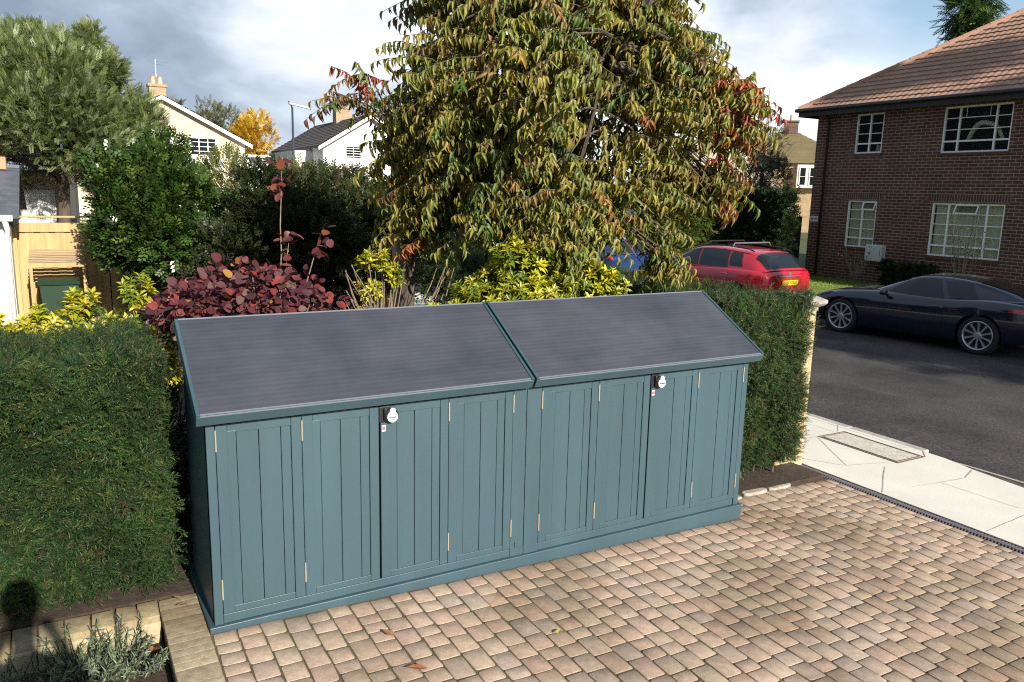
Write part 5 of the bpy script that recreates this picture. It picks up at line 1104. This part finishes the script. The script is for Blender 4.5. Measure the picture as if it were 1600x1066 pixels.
autumn_tree('autumn_tree', (3.42, 1.72, 0), (3.36, 1.88, 3.28), (1.36, 1.2, 1.5), 1750, [(3.42, 1.72, 0), (3.40, 1.70, .7), (3.43, 1.72, 1.35), (3.40, 1.78, 1.95), (3.46, 1.85, 2.5)], [.075, .062, .055, .055, .042], 'large spreading tree with drooping olive and bronze leaves behind the right half of the shed', 81,
    lambda P: np.clip((along(P, (3.42, 1.85, 3.2))-1.0)*1.1, 0, .5)*(P[:, 2] < 3.7)*(P[:, 2] > 2.3)+.012, lobes=[((4.56, 1.22, 3.28), (.36, .4, .5), 105), ((4.42, 1.30, 2.66), (.44, .4, .38), 95), ((3.90, 1.60, 2.34), (.52, .5, .34), 95), ((4.05, 1.36, 1.98), (.24, .2, .22), 34), ((4.2, 1.42, 4.3), (.42, .4, .45), 90), ((2.75, 2.15, 4.1), (.75, .7, .65), 130), ((3.25, 1.35, 4.25), (.9, .5, .6), 130), ((2.55, 2.2, 2.5), (.5, .4, .5), 80), ((3.2, 1.95, 2.36), (.9, .6, .36), 100)])
autumn_tree('autumn_tree', (2.22, 2.70, 0), (2.36, 2.68, 2.72), (.44, .44, .72), 90, [(2.20, 2.70, 0), (2.21, 2.70, .9), (2.24, 2.68, 1.7), (2.2, 2.72, 2.1)], [.085, .075, .07, .05], 'smaller dark trunked tree with reddish leaves left of the large autumn tree', 83,
    lambda P: np.clip((P[:, 2]-2.9)*1.5, 0, .7)*(along(P, (2.22, 2.72, 0)) < .1)+.08, nl=12, lr=.45, lobes=[((1.86, 2.95, 3.25), (.24, .2, .2), 12), ((2.45, 2.55, 2.15), (.4, .3, .3), 26)])
# ------------------------------------------------------------------ lavender and fallen leaves
def lavender(loc, s, label, seed):
    rt = empty('lavender', loc, label, 'plant', 'lavender plants in the bed'); n = int(20*s); r_ = np.random.default_rng(seed); m = MB(); Ps = []; Ds = []
    for k in range(n):
        a = r_.uniform(0, 2*PI); rr_ = .02+.06*s*r_.random(); d = np.array([math.cos(a)*.6, math.sin(a)*.6, 1.0])*(1+.2*r_.random()); l = r_.uniform(.10, .20)*s; p0 = np.array([math.cos(a)*rr_, math.sin(a)*rr_, 0]); d = d/np.linalg.norm(d)
        m.tube([p0, p0+d*l*.5, p0+d*l+np.array([0, 0, .01])], [.003, .0025, .0015], 4)
        for q in range(22):
            t = .15+.85*q/21; Ps.append(p0+d*l*t); Ds.append(d*.7+r_.normal(size=3)*.6)
    Ps = np.array(Ps); Ds = nrm(np.array(Ds)); k = len(Ps)
    leaves('leaves', Ps, Ds, rand_dir(k), rng.uniform(.025, .05, k), rng.uniform(.006, .011, k), palette(k, [(.13, .175, .095), (.18, .225, .135), (.095, .135, .065), (.13, .14, .13)]), BLADE, M_['needle'], rt); m.build('stems', CORE, rt)
for i, (x, y, s_, lab) in enumerate(((-.62, .16, 1.25, 'grey-green lavender clump in the middle of the dark bed'), (-.45, .13, 1.2, 'grey-green lavender clump second from the drive edging'), (-.34, .02, .95, 'small yellowish lavender tuft nearest the drive edging'), (-.80, .04, 1.2, 'lavender clump at the left part of the bed'), (-.60, -.06, 1.2, 'lavender clump at the bottom edge of the picture'), (-.98, .10, 1.1, 'shaded lavender clump at the left corner of the bed'))):
    lavender((x, y, -.15), s_, lab, 90+i)
def fallen(loc, l, col, label, rz, nm='fallen_leaf'):
    T, F = LEAF; m = MB(); sc = np.array([l*.5, l, l*.35]); m.add([tuple((t*sc)-np.array([0, l*.5, -.012])) for t in T], [tuple(int(q) for q in f) for fs in F for f in fs])
    o = m.build(nm, pmat(nm+'_surface', col, .7, .3, 30)); o.location = loc; o.rotation_euler = (.15, .1, rz); tag(o, label, 'leaf', 'fallen leaves')
for (x, y, z, l, col, lab, rz) in ((.87, -.80, -.008, .11, (.30, .11, .05), 'reddish brown fallen leaf on the drive near the bottom edge', 1.2), (.86, -.42, -.012, .09, (.28, .13, .07), 'brown fallen leaf on the drive in front of the left shed doors', .5), (1.72, -.82, -.028, .06, (.55, .48, .03), 'small yellow fallen leaf on the drive', 2.2),
    (-.30, .22, -.14, .12, (.34, .15, .07), 'curled orange-brown fallen leaf on the soil beside the lavender', 1.5), (-.74, .21, -.14, .10, (.36, .17, .06), 'orange fallen leaf at the foot of the stone setts', .3), (-.10, .36, .012, .07, (.25, .13, .08), 'small brown fallen leaf on the drive edging', 1.8), (-.11, .45, .012, .06, (.22, .16, .09), 'curled dry fallen leaf at the corner of the edging by the hedge', .8)):
    fallen((x, y, z), l, col, lab, rz)
# trees south of the road, out of the picture, whose shade falls on the brick house and the dark car
crown_plant('street_tree', (14.6, -14.5, -.2), (14.6, -14.5, 8.3), (1.5, 1.6, 1.9), 1300, SPRIG, (.5, .9), 1, [(.06, .09, .03), (.08, .10, .03)], None, M_['leaf'], 'roadside tree beyond the right edge of the picture shading the dark coupe', 'tree', nl=22, lr=.5, part='crown', trunk=([(14.6, -14.5, -.2), (14.6, -14.5, 7)], [.25, .15]), stem_r=.08, seed=120, group='roadside trees', trunkname='trunk')
crown_plant('street_tree', (23.2, -8, -.2), (23.25, -8, 14.75), (.85, .9, .85), 700, SPRIG, (.3, .55), 1, [(.06, .09, .03), (.08, .10, .03)], None, M_['leaf'], 'tall thin roadside tree beyond the right edge of the picture shading the terracotta roof', 'tree', nl=14, lr=.5, part='crown', trunk=([(23.2, -8, -.2), (23.2, -8, 13.6)], [.2, .08]), stem_r=.05, seed=121, group='roadside trees', trunkname='trunk', extra=[((21.6, -8, 12.5), (.5, .5, .5), 260)])
crown_plant('shade_shrub', (.1, 1.3, 0), (.0, 1.35, .55), (.3, .35, .5), 900, SPRIG, (.09, .16), 1, [(.02, .04, .012), (.03, .05, .015)], None, M_['leaf'], 'dark low shrub added to shade the gap between the yew hedge and the back of the shed', 'shrub', nl=10, lr=.45, seed=131)  # shrub added to darken the gap beside the shed
# ------------------------------------------------------------------ the person whose shadow falls on the lower left corner
st_ = empty('front_step', (-.55, -5.35, -.42), 'raised brick doorstep below the bottom edge of the picture', 'step')
MB().box((-1.0, -.75, 0), (1.0, .85, 1.20), .01).build('tread', M_['sett'] if False else M_['kerbstone'], st_)
person = empty('person', (-.53, -4.62, .78), 'person standing on the step beyond the bottom edge with raised hands', 'person')
def skin(name, chain, radii, edges, mat, parent, sub=2, root=0):
    me = bpy.data.meshes.new(name); me.from_pydata(chain, edges, []); o = bpy.data.objects.new(name, me); COL.objects.link(o)
    sk = o.modifiers.new('skin', 'SKIN'); sk.use_smooth_shade = True
    for i, r_ in enumerate(radii):
        r_ = r_ if hasattr(r_, '__len__') else (r_, r_); me.skin_vertices[0].data[i].radius = r_; me.skin_vertices[0].data[i].use_root = i == root
    sb = o.modifiers.new('sub', 'SUBSURF'); sb.levels = sb.render_levels = sub; bpy.context.view_layer.update()
    dg = bpy.context.evaluated_depsgraph_get(); m2_ = bpy.data.meshes.new_from_object(o.evaluated_get(dg)); o.modifiers.clear(); o.data = m2_; m2_.materials.clear(); m2_.materials.append(mat); m2_.shade_smooth(); o.parent = parent; return o
cloth = pmat('dark_wool', (.03, .032, .04), .95, .2, 20)
ch_ = [(0, 0, .95), (0, 0, 1.15), (0, -.01, 1.36), (0, 0, 1.46), (0, .01, 1.56), (0, .03, 1.66), (0, .02, 1.76)]; rd_ = [(.17, .12), (.155, .11), (.17, .115), (.07, .07), (.058, .058), (.082, .10), (.07, .085)]; ed_ = [(i, i+1) for i in range(6)]
for sx in (-1, 1):
    k = len(ch_); ch_ += [(sx*.19, 0, 1.40), (sx*.27, -.02, 1.14), (sx*.16, .20, 1.38), (sx*.13, .24, 1.45)]; rd_ += [.065, .05, .038, .034]; ed_ += [(2, k), (k, k+1), (k+1, k+2), (k+2, k+3)]
    for f in range(4):
        q = len(ch_); ch_ += [(sx*(.13-.018*f), .27, 1.49-.004*f), (sx*(.11-.018*f), .295, 1.52+.006*(f % 2))]; rd_ += [.010, .008]; ed_ += [(k+3, q), (q, q+1)]
    q = len(ch_); ch_ += [(sx*.10, .23, 1.48), (sx*.075, .25, 1.50)]; rd_ += [.011, .009]; ed_ += [(k+3, q), (q, q+1)]
    k = len(ch_); ch_ += [(sx*.10, 0, .84), (sx*.11, .02, .48), (sx*.11, 0, .08), (sx*.12, .14, .04)]; rd_ += [.095, .062, .045, .04]; ed_ += [(0, k), (k, k+1), (k+1, k+2), (k+2, k+3)]
skin('body', ch_, rd_, ed_, cloth, person)
hm = MB(); hm.lathe([(.0, 1.90), (.06, 1.885), (.095, 1.83), (.10, 1.76), (.085, 1.70)], (0, .005, 0), 'Z', 18); hm.build('hair', pmat('dark_hair', (.03, .02, .015), .7), person, True)
